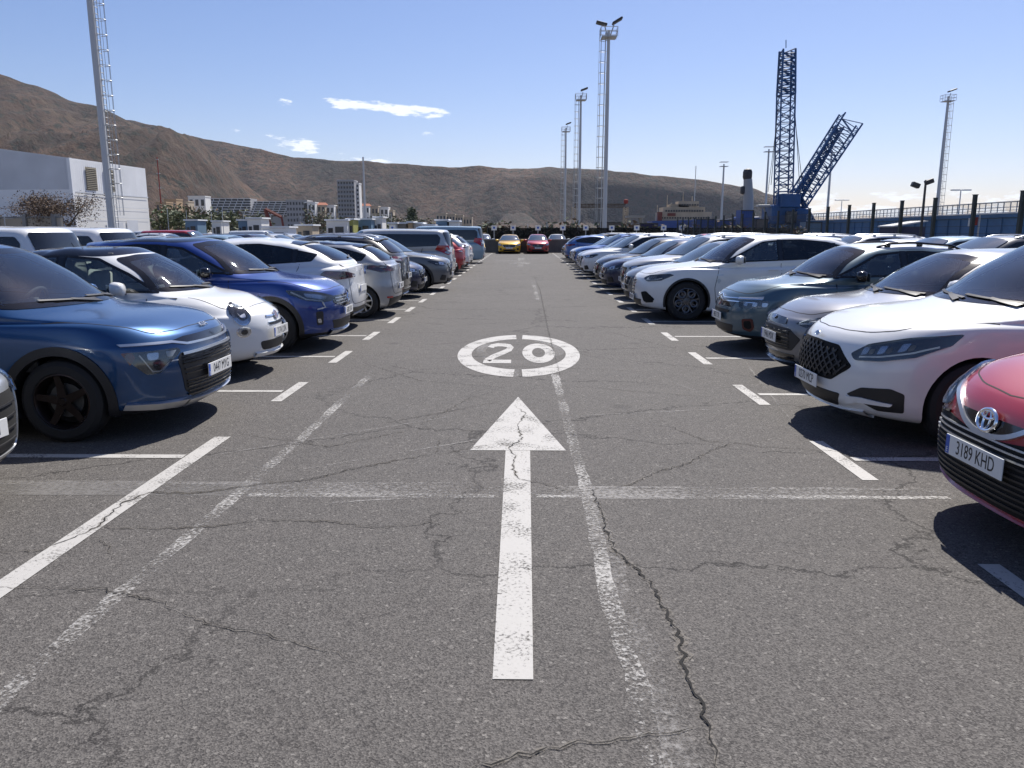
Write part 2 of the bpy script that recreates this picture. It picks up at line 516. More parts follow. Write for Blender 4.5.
# ------------------------------------------------------------------ wheels
WHEELS={}
def wheel_meshes(kind, r=.335, w=.225):
    key=(kind,r)
    if key in WHEELS: return WHEELS[key]
    t=MB(); ri=r*.66; h=w/2
    t.lathe([(ri,-h*.86),(ri+.012,-h),(r-.045,-h*1.02),(r-.012,-h*.82),(r,-h*.5),(r,h*.5),(r-.012,h*.82),(r-.045,h*1.02),(ri+.012,h),(ri,h*.86)],36,0)
    tyre=t.build('wheel',M_['tyre_rubber'])
    m=MB()
    # barrel, lip (outer side is -y)
    m.lathe([(ri+.004,-h*.9),(ri-.006,-h*.93),(ri-.016,-h*.80),(ri-.03,-h*.2),(ri-.03,h*.7)],36,0)
    m.lathe([(0,h*.15),(ri-.03,h*.15)],36,1)   # dark brake area
    m.lathe([(0,-h*.25),(ri*.62,-h*.25),(ri*.62,h*.1)],28,2)   # disc
    ns={'five':5,'six':6,'ten':10,'twin':5,'mesh':8,'steel':0,'hole':5,'flower':10}[kind]
    yo=-h*.72
    if ns==0:
        m.lathe([(0,yo),(ri*.25,yo-.006),(ri*.30,yo+.03),(ri*.85,yo-.0),(ri-.012,yo+.01)],36,0)
        for k in range(12):
            a=2*math.pi*k/12; m.rbox((math.cos(a)*ri*.68,yo+.004,math.sin(a)*ri*.68),(.05,.02,.03),.008,1,Matrix.Rotation(-a,3,'Y'))
    if kind=='flower':
        for k in range(5):
            a=2*math.pi*k/5+.3; c=Vector((math.cos(a)*ri*.62,yo,math.sin(a)*ri*.62))
            pts=[c+Vector((math.cos(b)*ri*.25,0,math.sin(b)*ri*.25)) for b in [2*math.pi*q/14 for q in range(14)]]
            m.tube(pts,.017,6,0,closed=True)
    for k in range(ns):
        a=2*math.pi*k/ns+.2
        for da in ((-.16,.16) if kind in('twin','mesh') else (0,)):
            a0=a+da*.35; a1=a+da*(1.6 if kind=='mesh' else 1)
            w0,w1=dict(five=(.035,.024),six=(.04,.03),ten=(.018,.014),twin=(.022,.014),mesh=(.014,.012),hole=(.05,.06),flower=(.012,.012))[kind]
            p0=Vector((math.cos(a0)*ri*.16,yo-.004,math.sin(a0)*ri*.16)); p1=Vector((math.cos(a1)*(ri-.012),yo-.012,math.sin(a1)*(ri-.012)))
            e=(p1-p0).normalized(); q=Vector((-e.z,0,e.x))
            vs=[];
            for p,ww,dd in((p0,w0,.045),(p0*.5+p1*.5+Vector((0,.012,0)),(w0+w1)/2,.035),(p1,w1,.03)):
                vs+=[p-q*ww,p+q*ww,p+q*ww*.8+Vector((0,dd,0)),p-q*ww*.8+Vector((0,dd,0))]
            fs=[]
            for b in(0,4): fs+=[(b,b+1,b+5,b+4),(b+1,b+2,b+6,b+5),(b+2,b+3,b+7,b+6),(b+3,b,b+4,b+7)]
            m.add(vs,[f[::-1] for f in fs],0)
    m.lathe([(0,yo-.014),(.026,yo-.013),(.032,yo-.004),(.055,yo),(.06,yo+.03)],20,0)
    rim=m.build('rim',[M_['alloy'],M_['void_black'],M_['mid_disc'] if 'mid_disc' in M_ else mat('mid_disc',(.12,.12,.12),.4,.6)])
    WHEELS[key]=(tyre.data,rim.data)
    bpy.data.objects.remove(tyre); bpy.data.objects.remove(rim)
    return WHEELS[key]
def add_wheels(root,p):
    r=p.get('wr_',.335); td,rd=wheel_meshes(p.get('wheel','five'),r)
    if p.get('rim_mat'):
        rd=rd.copy(); rd.materials[0]=M_[p['rim_mat']]
    for i,xw in enumerate(p['axles']):
        for s in(-1,1):
            t=bpy.data.objects.new('wheel',td); link(t,root)
            y=s*(p['W']/2*.965-.115-p.get('wheel_in',.0)); t.location=(xw,y,r); t.rotation_euler=(0,random.uniform(0,6),0) if s<0 else (0,random.uniform(0,6),math.pi)
            q=bpy.data.objects.new('rim',rd); link(q,t)

# ------------------------------------------------------------------ smaller car parts
def add_mirror(root,p,x,z,sides=(-1,1),m=None,y=None):
    x+=.20; W=p['W']/2; y=y or W*.97
    for s in sides:
        mb=MB()
        bm=bmesh.new(); bmesh.ops.create_cube(bm,size=1); bmesh.ops.subdivide_edges(bm,edges=bm.edges[:],cuts=3,use_grid_fill=True)
        for v in bm.verts:
            c=v.co*2; n=c.normalized(); q=c.lerp(n*1.12,.78)
            v.co=Vector((q.x*.075*(1.25 if c.x<0 else .9),q.y*.125,q.z*.075+.012*(c.y>0)))
            if c.x>0: v.co.x=min(v.co.x,.055)
        bm.verts.index_update()
        cen=Vector((x,s*(y+.10),z))
        mb.add([Vector((v.co.x-.035*v.co.y/.125,v.co.y*s,v.co.z))+cen for v in bm.verts],[[v.index for v in (f.verts if s>0 else reversed(f.verts))] for f in bm.faces],0)
        bm.free()
        o=mb.build('wing_mirror',m or p['paint'],root,True,60)
        if p.get('ocol'): o.color=p['ocol']
        st=MB(); st.rbox((x+.01,s*(y+.00),z-.055),(.06,.16,.03),.012); st.build('mirror_arm',M_['black_plastic'],o)
        g=MB(); g.rbox((x+.062,s*(y+.10),z),(.006,.20,.11),.003); g.build('mirror_glass',M_['mid_glass'],o)
GLYPH={}
def text_mesh(txt,size,m,name,parent,M,ext=.0015,align='CENTER'):
    key=(txt,size,ext)
    if key not in GLYPH:
        cu=bpy.data.curves.new('t','FONT'); cu.body=txt; cu.size=size; cu.extrude=ext; cu.align_x=align; cu.align_y='CENTER'; cu.resolution_u=3
        o=bpy.data.objects.new('t',cu); C.objects.link(o)
        dg=bpy.context.evaluated_depsgraph_get(); dg.update()
        GLYPH[key]=bpy.data.meshes.new_from_object(o.evaluated_get(dg)); bpy.data.objects.remove(o)
    me=GLYPH[key].copy(); me.materials.clear(); me.materials.append(m)
    o=bpy.data.objects.new(name,me); link(o,parent); o.matrix_local=M; return o
def add_plate(root,x,z,txt,y=0,back=False,tilt=0,yaw=0,name='number_plate'):
    """Spanish style plate; front plates face -x, rear ones +x"""
    s=1 if back else -1
    mb=MB(); mb.rbox((0,0,0),(.52,.008,.112),.003,0); mb.rbox((-.24,-.0015,0),(.036,.008,.104),.002,1)
    o=mb.build(name,[M_['plate_white'],M_['plate_blue']],root,False)
    # local: plate faces -y; turn so it faces -x (front) or +x (back)
    o.matrix_local=Matrix.Translation((x,y,z))@Matrix.Rotation((math.pi/2 if back else -math.pi/2)+yaw,4,'Z')@Matrix.Rotation(-tilt,4,'X')
    if txt:
        T=Matrix.Translation((.02,-.0045,-.002))@Matrix.Rotation(math.pi/2,4,'X')@Matrix.Diagonal((.74,1,1,1))
        text_mesh(txt,.108,M_['plate_ink'],'plate_lettering',o,T,.0006)
        text_mesh('E',.04,M_['plate_white'],'country_letter',o,Matrix.Translation((-.24,-.0058,-.03))@Matrix.Rotation(math.pi/2,4,'X'),.0005)
    return o
def add_wipers(sh,root,p,y0=.05):
    xc,zc=p['cowl']; xr=p['roof'][0]
    for (ya,yb) in ((-.10,.50),(-.66,-.04)):
        mb=MB()
        band(sh,'',[(yb,zc+.055),(ya,zc+.03)],'F',(.012,.009),None,off=.016,depth=-.008,mb=mb)
        band(sh,'',[((ya+yb)/2,zc+.045),(ya+.02,zc+.012)],'F',(.014,.018),None,off=.018,depth=-.008,mb=mb)
        mb.build('wiper',M_['black_plastic'],root)
def seat(mb,x,y,z,mi=0,back=.62,mi2=None):
    A=Matrix.Rotation(R(14),3,'Y')
    mb.rbox((x,y,z),(.50,.48,.16),.06,mi)
    mb.rbox((x+.30,y,z+.32),(.14,.46,back),.06,mi if mi2 is None else mi2,A)
    mb.rbox((x+.40,y,z+.32+back/2+.10),(.10,.26,.17),.05,mi if mi2 is None else mi2,A)
def add_interior(root,p,beige=False):
    xc,zc=p['cowl']; W=p['W']/2; b=p['belt'][0]; L=p['L']; xr,xq=p['roof']; H=p['H']
    root2=empty('cabin',(0,0,0),0,root)
    x0=xc+.10; xe=p['back'][0]-.15
    mb=MB(); mb.box(((x0+xe)/2,0,b-.42),(xe-x0,W*2-.3,.02)); 
    for s in(-1,1): mb.box(((x0+xe)/2,s*(W-.13),b-.24),(xe-x0,.03,.42))
    mb.build('cabin_floor',M_['cabin_dark'],root2,False)
    d=MB(); d.rbox((x0+.34,0,b-.05),(.50,W*2-.66,.10),.04); d.rbox((x0+.50,0,b-.17),(.20,W*2-.40,.22),.05); d.rbox((x0+.52,.0,b-.01),(.04,.26,.15),.01)
    d.build('dashboard',M_['cabin_dash'],root2)
    st=MB(); c=Vector((x0+.72,-.36 if True else .36,b-.03)); A=Matrix.Rotation(R(62),3,'Y')
    st.tube([c+A@Vector((math.cos(t)*.185,math.sin(t)*.185,0)) for t in [2*math.pi*k/28 for k in range(28)]],.016,8,0,closed=True)
    st.rbox(c,(.12,.16,.05),.03,0,A); st.bar(c-A@Vector((.18,0,0)),c+A@Vector((.18,0,0)),.03); st.bar(c-A@Vector((0,.18,0)),c+A@Vector((0,.18,0)),.03)
    st.build('steering_wheel',M_['cabin_dark'],root2)
    sx=max(xr+.02,x0+1.0)
    for y in(-.37,.37):
        m=MB(); seat(m,sx,y,b-.40); m.build('seat',[M_['cabin_beige' if beige else 'cabin_dark']],root2)
    m=MB()
    if sx+.95<xe:
        for y in(-.36,.36): seat(m,min(sx+.85,xe-.5),y,b-.38,back=.5)
        m.build('rear_bench',[M_['cabin_beige' if beige else 'cabin_dark']],root2)
    # inner mirror, headliner
    q=MB(); q.rbox((xr+.02,0,H-.20),(.03,.24,.07),.02); q.bar((xr+.02,0,H-.17),(xr+.0,0,H-.08),.02); q.build('inner_mirror',M_['gloss_black'],root2)
    h=MB(); h.rbox(((xr+xq)/2-.02,0,H-.085),((xq-xr)-.40,p.get('wr',.6)*2-.16,.03),.012); h.build('headliner',M_['cabin_grey'],root2)
def build_car(p):
    """one parked car: an Empty at its nose on the ground, its parts as children. local +x runs from nose to tail"""
    hi=p.setdefault('hi',True); root=empty('parked_car')
    rb=p.get('belt'); xc,zc=p['cowl']; xr,xq=p['roof']; xb,zb=p['back']; b1,b2=p['belt']; H=p['H']; W=p['W']/2; L=p['L']
    hr=H-p.get('rdrop',.045); wc=p.get('wc',W-.09); wr=p.get('wr',.60)
    vs,fs,row=make_shell(p,hi); sh=Shell(vs,fs)
    clad=p.get('clad',2.0); cm=[]
    for f,r_ in zip(fs,row): cm.append(1 if r_<clad else 0)
    if p.get('roof_black') or p.get('roof_mat'):
        for k,(f,r_) in enumerate(zip(fs,row)):
            if r_>=11: cm[k]=2
    body=cut_wheels(vs,fs,cm,p,[p['paint'],M_['black_plastic'],M_[p['roof_mat']] if p.get('roof_mat') else M_['gloss_black']],'body',root)
    res=.05 if hi else .10; lo=0 if hi else .010
    def P(name,pts,d,m,off=.004,r=0,side=1,parent=None,inset=None,depth=.012,rs=None):
        o=patch(sh,name,pts,d,M_[m] if isinstance(m,str) else m,parent or root,off+lo,rs or res,r,side,inset,depth)
        if name in('headlight','taillight') and hi: patch(sh,'lamp_cover',pts,d,M_['lamp_glass'],o,.026,res,max(r,.02),side,None,.0)
        return o
    def B(name,pts,d,w,m,off=.002,side=1,parent=None,depth=.01,closed=False,smoothr=0):
        return band(sh,name,pts,d,w,M_[m] if isinstance(m,str) else m,parent or root,off+lo,side,depth,closed=closed,smoothr=smoothr,res=.04 if hi else .12)
    p['P']=P;p['B']=B;p['sh']=sh;p['root']=root
    # glazing
    g1=M_['clear_glass'] if hi else M_['mid_glass']; g2=M_['privacy_glass'] if hi else M_['dark_glass']; g0=M_['clear_glass'] if hi else M_['dark_glass']
    ws=p.get('ws') or [(wc-.10,zc+.02-.01),(wc-.045,b1+.05),(wr-.01,hr-.055),(wr*.5,hr-.018),(-wr*.5,hr-.018),(-wr+.01,hr-.055),(-wc+.045,b1+.05),(-wc+.10,zc+.01),(-wc*.5,zc+.012),(wc*.5,zc+.012)]
    rw=p.get('rw') or [(wc-.16,zb+.04),(wr-.06,hr-.08),(-wr+.06,hr-.08),(-wc+.16,zb+.04)]
    dlo=p.get('dlo') or [(xc+.36,b1+.035),(xr+.20,hr-.10),(xr+.55,hr-.06),((xr+xq)/2+.1,hr-.055),(xq-.25,hr-.10),(xb-.42,b2+.16),(xb-.50,b2+.045),((xc+xb)/2,(b1+b2)/2+.03)]
    panes=[]
    fr=.035 if hi else 0
    if p.get('windshield',True):
        P('windshield',ws,'F','frit',.004,.06,inset=(fr+.01,g1) if hi else None) if hi else P('windshield',ws,'F',g1,.004,.06)
        panes.append((poly2(ws,'F',.06),'F',1))
    if rw:
        P('rear_window',rw,'B','frit',.004,.06,inset=(fr,g2)) if hi else P('rear_window',rw,'B',g2,.004,.06)
        panes.append((poly2(rw,'B',.06),'B',1))
    pil=p.get('pillars',[(xc+xb)/2-.0]); cuts=[-9]+pil+[99]
    for s in(-1,1):
        nwin=0
        for k,(a,b) in enumerate(zip(cuts,cuts[1:])):
            q=clip_x(dlo,a+.032,b-.032)
            if len(q)<3: continue
            gg=(g0 if k<p.get('clear_n',1) else g2)
            if p.get('side_mat'): gg=M_[p['side_mat']]
            P('side_window',q,'S','frit',.004,.03,s,inset=(.028,gg)) if hi else P('side_window',q,'S',gg,.004,.03,s)
            panes.append((poly2(q,'S',.03),'S',s))
        for x in pil:
            zz=[z for z in (max(q[1] for q in clip_x(dlo,x-.03,x+.03)), min(q[1] for q in clip_x(dlo,x-.03,x+.03)))]
            B('door_pillar',[(x,zz[1]),(x,zz[0])],'S',.085,p.get('pillar_mat','gloss_black'),.003,s)
        if p.get('chrome_line') and hi:
            q=[(x,z) for x,z in dlo]; B('window_trim',q+[q[0]],'S',.016,p['chrome_line'],.007,s)
    if hi:
        open_windows(body,panes); add_interior(root,p,p.get('beige',False))
        add_wipers(sh,root,p)
    if p.get('ocol'): body.color=p['ocol']
    add_wheels(root,p)
    if p.get('mirror',True): add_mirror(root,p,p.get('mx',xc+.52),p.get('mz',b1+.06),m=p.get('mirror_mat') and M_[p['mirror_mat']])
    # wheel-arch trims
    Ra=p.get('arch',.385); zr=p.get('wr_',.335)+p.get('archz',0)
    if p.get('arch_trim'):
        w,m,a0,a1=p['arch_trim']
        for xw in p['axles']:
            for s in(-1,1):
                pts=[(xw-math.cos(R(a))*(Ra+w/2-.004),0,zr+math.sin(R(a))*(Ra+w/2-.004)) for a in range(a0,a1+1,6)]
                B('wheel_arch_trim',pts,'S',w,m,.012,s,depth=.03)
    # shut lines, handles, sills
    seams=p.get('seams')
    if seams is None:
        d0=p['axles'][0]+Ra+.12; dm=pil[0]-.02; d2=p['axles'][1]-.02
        zsill=p.get('sill',.33)
        seams=[[(d0+.02,zsill),(d0-.02,.62),(d0+.06,b1-.04)],[(dm,zsill),(dm+.02,b1+.03)],[(d0+.02,zsill),(dm,zsill),(d2-Ra*1.05,zsill)],
               [(d2-Ra*1.05,zsill),(d2-Ra*.98,.52),(d2-.10,.75),(d2+.02,b2-.0)]]
        if p.get('doors')==3: seams=seams[:1]+[[(p['axles'][1]-Ra-.02,zsill),(p['axles'][1]-Ra+.0,b1+.0)],[(d0+.02,zsill),(p['axles'][1]-Ra-.02,zsill)]]
    for s in(-1,1):
        mb=MB()
        for q in seams: band(sh,'',q,'S',.009 if hi else .012,None,off=.0015+lo,side=s,mb=mb,res=.06 if hi else .15,smoothr=.05)
        mb.build('door_seams',M_['seam'],root)
        for hx in p.get('handles',[pil[0]-.16,min(p['axles'][1]-.12,pil[0]+.92)]):
            hz=p.get('hz',b1-.09)
            hb=MB(); q,nn=sh.hit(Vector((hx,0,hz)),DIRS['S'])
            hb.rbox((hx,s*(q.y+.022),hz),(.19,.018,.028),.009); hb.rbox((hx-.08,s*(q.y+.008),hz),(.02,.03,.02),.004); hb.rbox((hx+.08,s*(q.y+.008),hz),(.02,.03,.02),.004)
            h=hb.build('door_handle',M_[p['handle_mat']] if p.get('handle_mat') else p['paint'],root)
            if p.get('ocol'): h.color=p['ocol']
    # bonnet shut line, roof rails
    for q in p.get('bonnet',[]):
        mb=MB()
        for s in (-1,1): band(sh,'',q,'T',.007,None,off=.0015,side=s,mb=mb,smoothr=.08)
        mb.build('bonnet_seam',M_['seam'],root)
    if p.get('rails'):
        for s in(-1,1):
            pts=[]
            for k in range(9):
                x=xr+.25+(xq-.05-xr-.25)*k/8; h,_=sh.hit(Vector((x,wr-.06,0)),DIRS['T']); pts.append((x,s*(wr-.06),h.z+(.045 if 0<k<8 else .005)))
            mb=MB(); mb.tube(pts,.016,8); 
            for k in (1,4,7): mb.rbox((pts[k][0],pts[k][1],pts[k][2]-.022),(.08,.022,.045),.006)
            mb.build('roof_rail',M_[p['rails']],root)
    if p.get('antenna'):
        h,_=sh.hit(Vector((p['antenna'],0,0)),DIRS['T'])
        mb=MB(); mb.add([h+Vector(v) for v in[(-.09,-.02,-.01),(.06,-.03,-.01),(.06,.03,-.01),(-.09,.02,-.01),(.045,0,.06)]],[(0,1,4),(1,2,4),(2,3,4),(3,0,4)]); mb.build('roof_antenna',p['paint'],root,False)
    for fn in p.get('details',[]): fn(p)
    for k in('P','B','sh','root','_cab'): p.pop(k,None)
    return root
# ------------------------------------------------------------------ the cars of the photograph, one description each
def slats(p,name,zs,hw,m,off=.016,w=.012,d='F',parent=None):
    mb=MB()
    for z in zs: band(p['sh'],'',[(hw(z),z),(0,z),(-hw(z),z)],d,w,None,off=off,mb=mb,res=.06)
    return mb.build(name,m if not isinstance(m,str) else M_[m],parent or p['root'])
def roundel(p,x,z,r,m,name='badge',tilt=0,back=False,sx=1.0,ring=True,fill=None):
    mb=MB(); s=-1 if not back else 1
    q=[(0,math.cos(t)*r*sx,math.sin(t)*r) for t in [2*math.pi*k/22 for k in range(22)]]
    A=Matrix.Rotation(R(tilt)*s*-1,3,'Y')
    if ring: mb.tube([A@Vector(v)+Vector((x,0,z)) for v in q],r*.13,6,0,closed=True)
    if fill:
        mb.add([A@Vector((s*.004,0,0))+Vector((x,0,z))]+[A@Vector((s*.002,v[1],v[2]))+Vector((x,0,z)) for v in q],[(0,1+(k+1)%22,1+k) if s<0 else (0,1+k,1+(k+1)%22) for k in range(22)],1)
    return mb.build(name,[M_[m],M_[fill or m]],p['root'])
def front_generic(p):
    """headlights, grille, plate and bumper openings of an ordinary modern car"""
    P,B=p['P'],p['B']; z0=p.get('zl',.80); f=p.get('fs',{}); zn=p.get('zn',.48); W=p['W']/2; k=W/.9
    gw=f.get('gw',.45); gz1=f.get('g1',z0-.06); gz0=f.get('g0',zn+.05)
    P('grille',[(gw,gz1),(-gw,gz1),(-gw*f.get('gt',.8),gz0),(gw*f.get('gt',.8),gz0)],'F',f.get('gm','gloss_black'),.005,.04)
    if f.get('gch'): B('grille_trim',[(gw,gz1-.01),(gw*f.get('gt',.8),gz0),(-gw*f.get('gt',.8),gz0),(-gw,gz1-.01)],'F',.018,f['gch'],.014,smoothr=.05)
    if p['hi']: slats(p,'grille_slats',[gz0+(gz1-gz0)*q for q in (.2,.4,.6,.8)],lambda z:gw*.84,'black_plastic')
    P('lower_grille',[(.50,zn-.10),(-.50,zn-.10),(-.42,zn-.22),(.42,zn-.22)],'F','black_plastic',.005,.03)
    if f.get('skid'): B('bumper_skid',[(.45,.25),(-.45,.25)],'F',.05,f['skid'],.022)
    hz=f.get('hz',z0-.10)
    for s in(-1,1):
        h=P('headlight',[(.14,.50*k,hz+.02),(.20,.60*k,hz+.075),(.52,.85*k,hz+.12),(.60,.87*k,hz+.10),(.40,.80*k,hz-.005),(.20,.60*k,hz-.03)],38,'lamp_housing',.005,.02,s)
        P('lamp_lens',[(.20,.60*k,hz+.055),(.33,.72*k,hz+.085),(.34,.73*k,hz+.02),(.22,.62*k,hz+.00)],38,'lamp_reflector',.010,.02,s,h)
        B('lamp_strip',[(.17,.55*k,hz-.005),(.30,.70*k,hz+.003),(.42,.80*k,hz+.04)],38,.012,'white_lamp',.010,s,h)
        P('fog_light_recess',[(.14,.56*k,zn-.02),(.24,.70*k,zn+.0),(.28,.74*k,zn-.14),(.15,.58*k,zn-.16)],30,'black_plastic',.005,.03,s)
    if f.get('badge',True): roundel(p,f.get('bx',-.0),f.get('bz',(gz0+gz1)/2+.05),.055,'chrome',fill='black_plastic')
    add_plate(p['root'],f.get('px',-.028),f.get('pz',zn+.0),p.get('plate'))
def rear_generic(p):
    P,B,sh,root=p['P'],p['B'],p['sh'],p['root']; L=p['L']; W=p['W']/2; k=W/.9; zb=p['back'][1]; f=p.get('rs',{}); tz=f.get('tz',zb-.17); th=f.get('th',.17); ti=f.get('ti',.42)
    for s in(-1,1):
        t=P('taillight',[(L-.04,ti*k,tz+th*.55),(L-.12,.70*k,tz+th),(L-.42,.87*k,tz+th*1.05),(L-.50,.88*k,tz+th*.6),(L-.20,.82*k,tz+.0),(L-.05,ti*k,tz+.03)],(-.75,-.66,0),f.get('tm','red_lamp'),.007,.03,s)
        P('lamp_lens',[(L-.07,.62*k,tz+th*.50),(L-.2,.80*k,tz+th*.6),(L-.18,.78*k,tz+th*.35),(L-.06,.62*k,tz+th*.25)],(-.75,-.66,0),f.get('tl','white_lamp'),.011,.01,s,t)
        P('rear_reflector',[(L,.72*k,.42),(L,.56*k,.42),(L,.56*k,.385),(L,.72*k,.385)],'B','red_lamp',.012,.01,s)
    if f.get('bar'): P('light_bar',[(ti*k+.02,tz+th*.5),(-ti*k-.02,tz+th*.5),(-ti*k-.02,tz+.04),(ti*k+.02,tz+.04)],'B',f['bar'],.006)
    P('rear_bumper_insert',[(.66*k,.40),(-.66*k,.40),(-.60*k,.22),(.60*k,.22)],'B',f.get('bm','black_plastic'),.008,.05)
    if f.get('skid'): B('bumper_skid',[(.42,.27),(-.42,.27)],'B',.055,f['skid'],.025)
    mb=MB(); band(sh,'',[(.60*k,zb+.02),(.58*k,.55),(.50*k,.46),(-.50*k,.46),(-.58*k,.55),(-.60*k,zb+.02)],'B',.008,None,off=.002,mb=mb,smoothr=.06); mb.build('tailgate_seam',M_['seam'],root)
    pz=f.get('pz',.62); h,_=sh.hit(Vector((L,0,pz)),DIRS['B'])
    P('plate_recess',[(.32,pz+.08),(-.32,pz+.08),(-.30,pz-.08),(.30,pz-.08)],'B','black_plastic' if f.get('dark_recess') else p['paint'],.004,.02)
    add_plate(root,h.x+.018,pz,p.get('plate'),back=True)
    xq=p['roof'][1]; wr=p.get('wr',.6)
    if f.get('spoiler',True):
        hz=p['H']-p.get('rdrop',.045); mb=MB(); n=12; vs=[]
        for i in range(n+1):
            y=-(wr-.03)+(2*wr-.06)*i/n; hh,_=sh.hit(Vector((xq-.10,y,0)),DIRS['T']); d=.09*(1-(y/wr)**4)
            vs+=[(xq-.12,y,hh.z+.004),(xq+d+.05,y,hh.z-.020),(xq+d+.045,y,hh.z-.045),(xq-.05,y,hh.z-.06)]
        fs=[]
        for i in range(n):
            for j in range(3): a=i*4+j; fs.append((a,a+1,a+5,a+4))
        fs+=[(3,2,1,0),(n*4,n*4+1,n*4+2,n*4+3)]
        mb.add(vs,fs); o=mb.build('roof_spoiler',M_[f['spm']] if f.get('spm') else p['paint'],root,True,30)
        if p.get('ocol'): o.color=p['ocol']
    if p['hi']:
        mb=MB(); band(sh,'',[(0.02,zb+.07),(.38,zb+.10)],'B',(.02,.012),None,off=.02,depth=-.008,mb=mb); mb.build('rear_wiper',M_['black_plastic'],root)
        roundel(p,h.x+.0,f.get('bz',zb-.09),.05,'chrome',back=True)

def details_niro(p):
    P,B,sh,root=p['P'],p['B'],p['sh'],p['root']
    B('grille_chrome_strip',[(.84,.775),(.56,.770),(.42,.74),(0,.735),(-.42,.74),(-.56,.770),(-.84,.775)],'F',.018,'satin_silver',.014)
    P('upper_grille',[(.55,.78),(.42,.80),(0,.805),(-.42,.80),(-.55,.78),(-.41,.75),(0,.745),(.41,.75)],'F','gloss_black',.005)
    P('grille',[(.56,.62),(.52,.675),(-.52,.675),(-.56,.62),(-.50,.36),(-.40,.29),(.40,.29),(.50,.36)],'F','black_plastic',.005,.03)
    B('grille_bar',[(.50,.665),(0,.670),(-.50,.665)],'F',.022,'satin_silver',.018)
    slats(p,'grille_slats',(.635,.61,.585,.54,.50,.44,.41,.385,.35,.32),lambda z:.52-abs(.60-z)*.2,'gloss_black',w=.010)
    B('bumper_skid',[(.44,.262),(0,.252),(-.44,.262)],'F',.05,'satin_silver',.034)
    for s in(-1,1):
        P('bumper_blade',[(.10,.42,.290),(.12,.42,.235),(.42,.84,.275),(.40,.84,.315)],35,'satin_silver',.030,0,s)
        h=P('headlight',[(.40,.80,.72),(.14,.52,.72),(.12,.50,.69),(.20,.58,.62),(.25,.66,.54),(.33,.72,.54),(.42,.82,.68)],38,'lamp_housing',.005,.012,s)
        P('lamp_lens',[(.30,.72,.705),(.235,.65,.705),(.245,.66,.65),(.30,.715,.65)],38,'lamp_reflector',.012,.02,s,h)
        P('lamp_lens',[(.19,.61,.705),(.13,.53,.705),(.17,.56,.66),(.20,.60,.66)],38,'white_lamp',.010,.01,s,h)
        B('lamp_strip',[(.34,.755,.695),(.28,.70,.56),(.24,.655,.56),(.18,.58,.625),(.13,.53,.625)],38,.009,'white_lamp',.012,s,h)
        P('red_lamp_corner',[(.43,.83,.72),(.37,.785,.72),(.36,.775,.68),(.39,.80,.62)],38,'red_lamp_dark',.010,.01,s,h)  # dark red patch in the outer corner of the headlight
    h,_=sh.hit(Vector((0,0,.845)),DIRS['F'])
    T=Matrix.Translation(h+Vector((-.006,0,.012)))@Matrix.Rotation(-math.pi/2,4,'Z')@Matrix.Rotation(R(42),4,'X')
    text_mesh('KIA',.065,M_['satin_silver'],'badge',root,T@Matrix.Diagonal((1.5,1,1,1)),.004)
    add_plate(root,-.032,.485,'0447 MYG')
NIRO=dict(L=4.42,H=1.57,W=1.825,cowl=(1.00,1.035),roof=(1.86,3.72),back=(4.26,1.10),belt=(1.01,1.10),gc=.20,zn=.46,zl=.82,xl=.07,hood=(.42,.955),
    axles=(.90,3.62),arch=.375,wr_=.335,wheel='five',rim_mat='copper_alloy',clad=2.2,arch_trim=(.07,'black_plastic',-22,200),pillars=[2.45,3.40],shoulder=(.925,.945,1.0),
    bonnet=[[(.13,.0),(.15,.40),(.24,.64),(.50,.76),(1.02,.82)]],details=[details_niro,rear_generic],mx=1.50,mz=1.06,crown=.03,nf=2.5,af=.58,gc_=0,plate='0447 MYG')

def details_fiat(p):
    P,B,sh,root=p['P'],p['B'],p['sh'],p['root']
    def disc(name,c,r,d,m,off,s,parent=None,rz=None):
        dv=dvec(d); t,z=basis(dv); pts=[tuple(Vector(c)+t*math.cos(a)*r+z*math.sin(a)*(rz or r)) for a in [2*math.pi*k/24 for k in range(24)]]
        return P(name,pts,d,m,off,0,s,parent)
    for s in(-1,1):
        h=disc('headlight',(.22,.56,.735),.105,32,'chrome',.010,s,rz=.12)
        disc('lamp_lens',(.22,.56,.735),.090,32,'lamp_reflector',.014,s,h,rz=.104)
        disc('lamp_housing',(.215,.555,.73),.060,32,'lamp_housing',.019,s,h)
        disc('lamp_bulb',(.215,.555,.73),.040,32,'lamp_reflector',.024,s,h)
        q=disc('fog_light',(.20,.58,.545),.088,32,'chrome',.006,s,rz=.06)
        disc('lamp_lens',(.20,.58,.545),.074,32,'lamp_reflector',.012,s,q,rz=.046)
        disc('lamp_bulb',(.20,.58,.545),.036,32,'lamp_housing',.018,s,q,rz=.03)
    B('chrome_whisker',[(.24,.69),(.12,.685),(0,.688),(-.12,.685),(-.24,.69)],'F',.016,'chrome',.012)
    roundel(p,.022,.69,.052,'chrome',fill='red_lamp_dark',tilt=20)
    B('grille_slot',[(.22,.60),(-.22,.60)],'F',.03,'black_plastic',.005)
    B('grille_slot_trim',[(.24,.618),(-.24,.618)],'F',.008,'chrome',.009)
    P('lower_grille',[(.40,.415),(-.40,.415),(-.36,.31),(.36,.31)],'F','black_plastic',.006,.05)
    B('bumper_lip',[(.44,.275),(0,.268),(-.44,.275)],'F',.035,p['paint'],.03)
    add_plate(root,-.035,.505,'7174 LXN')
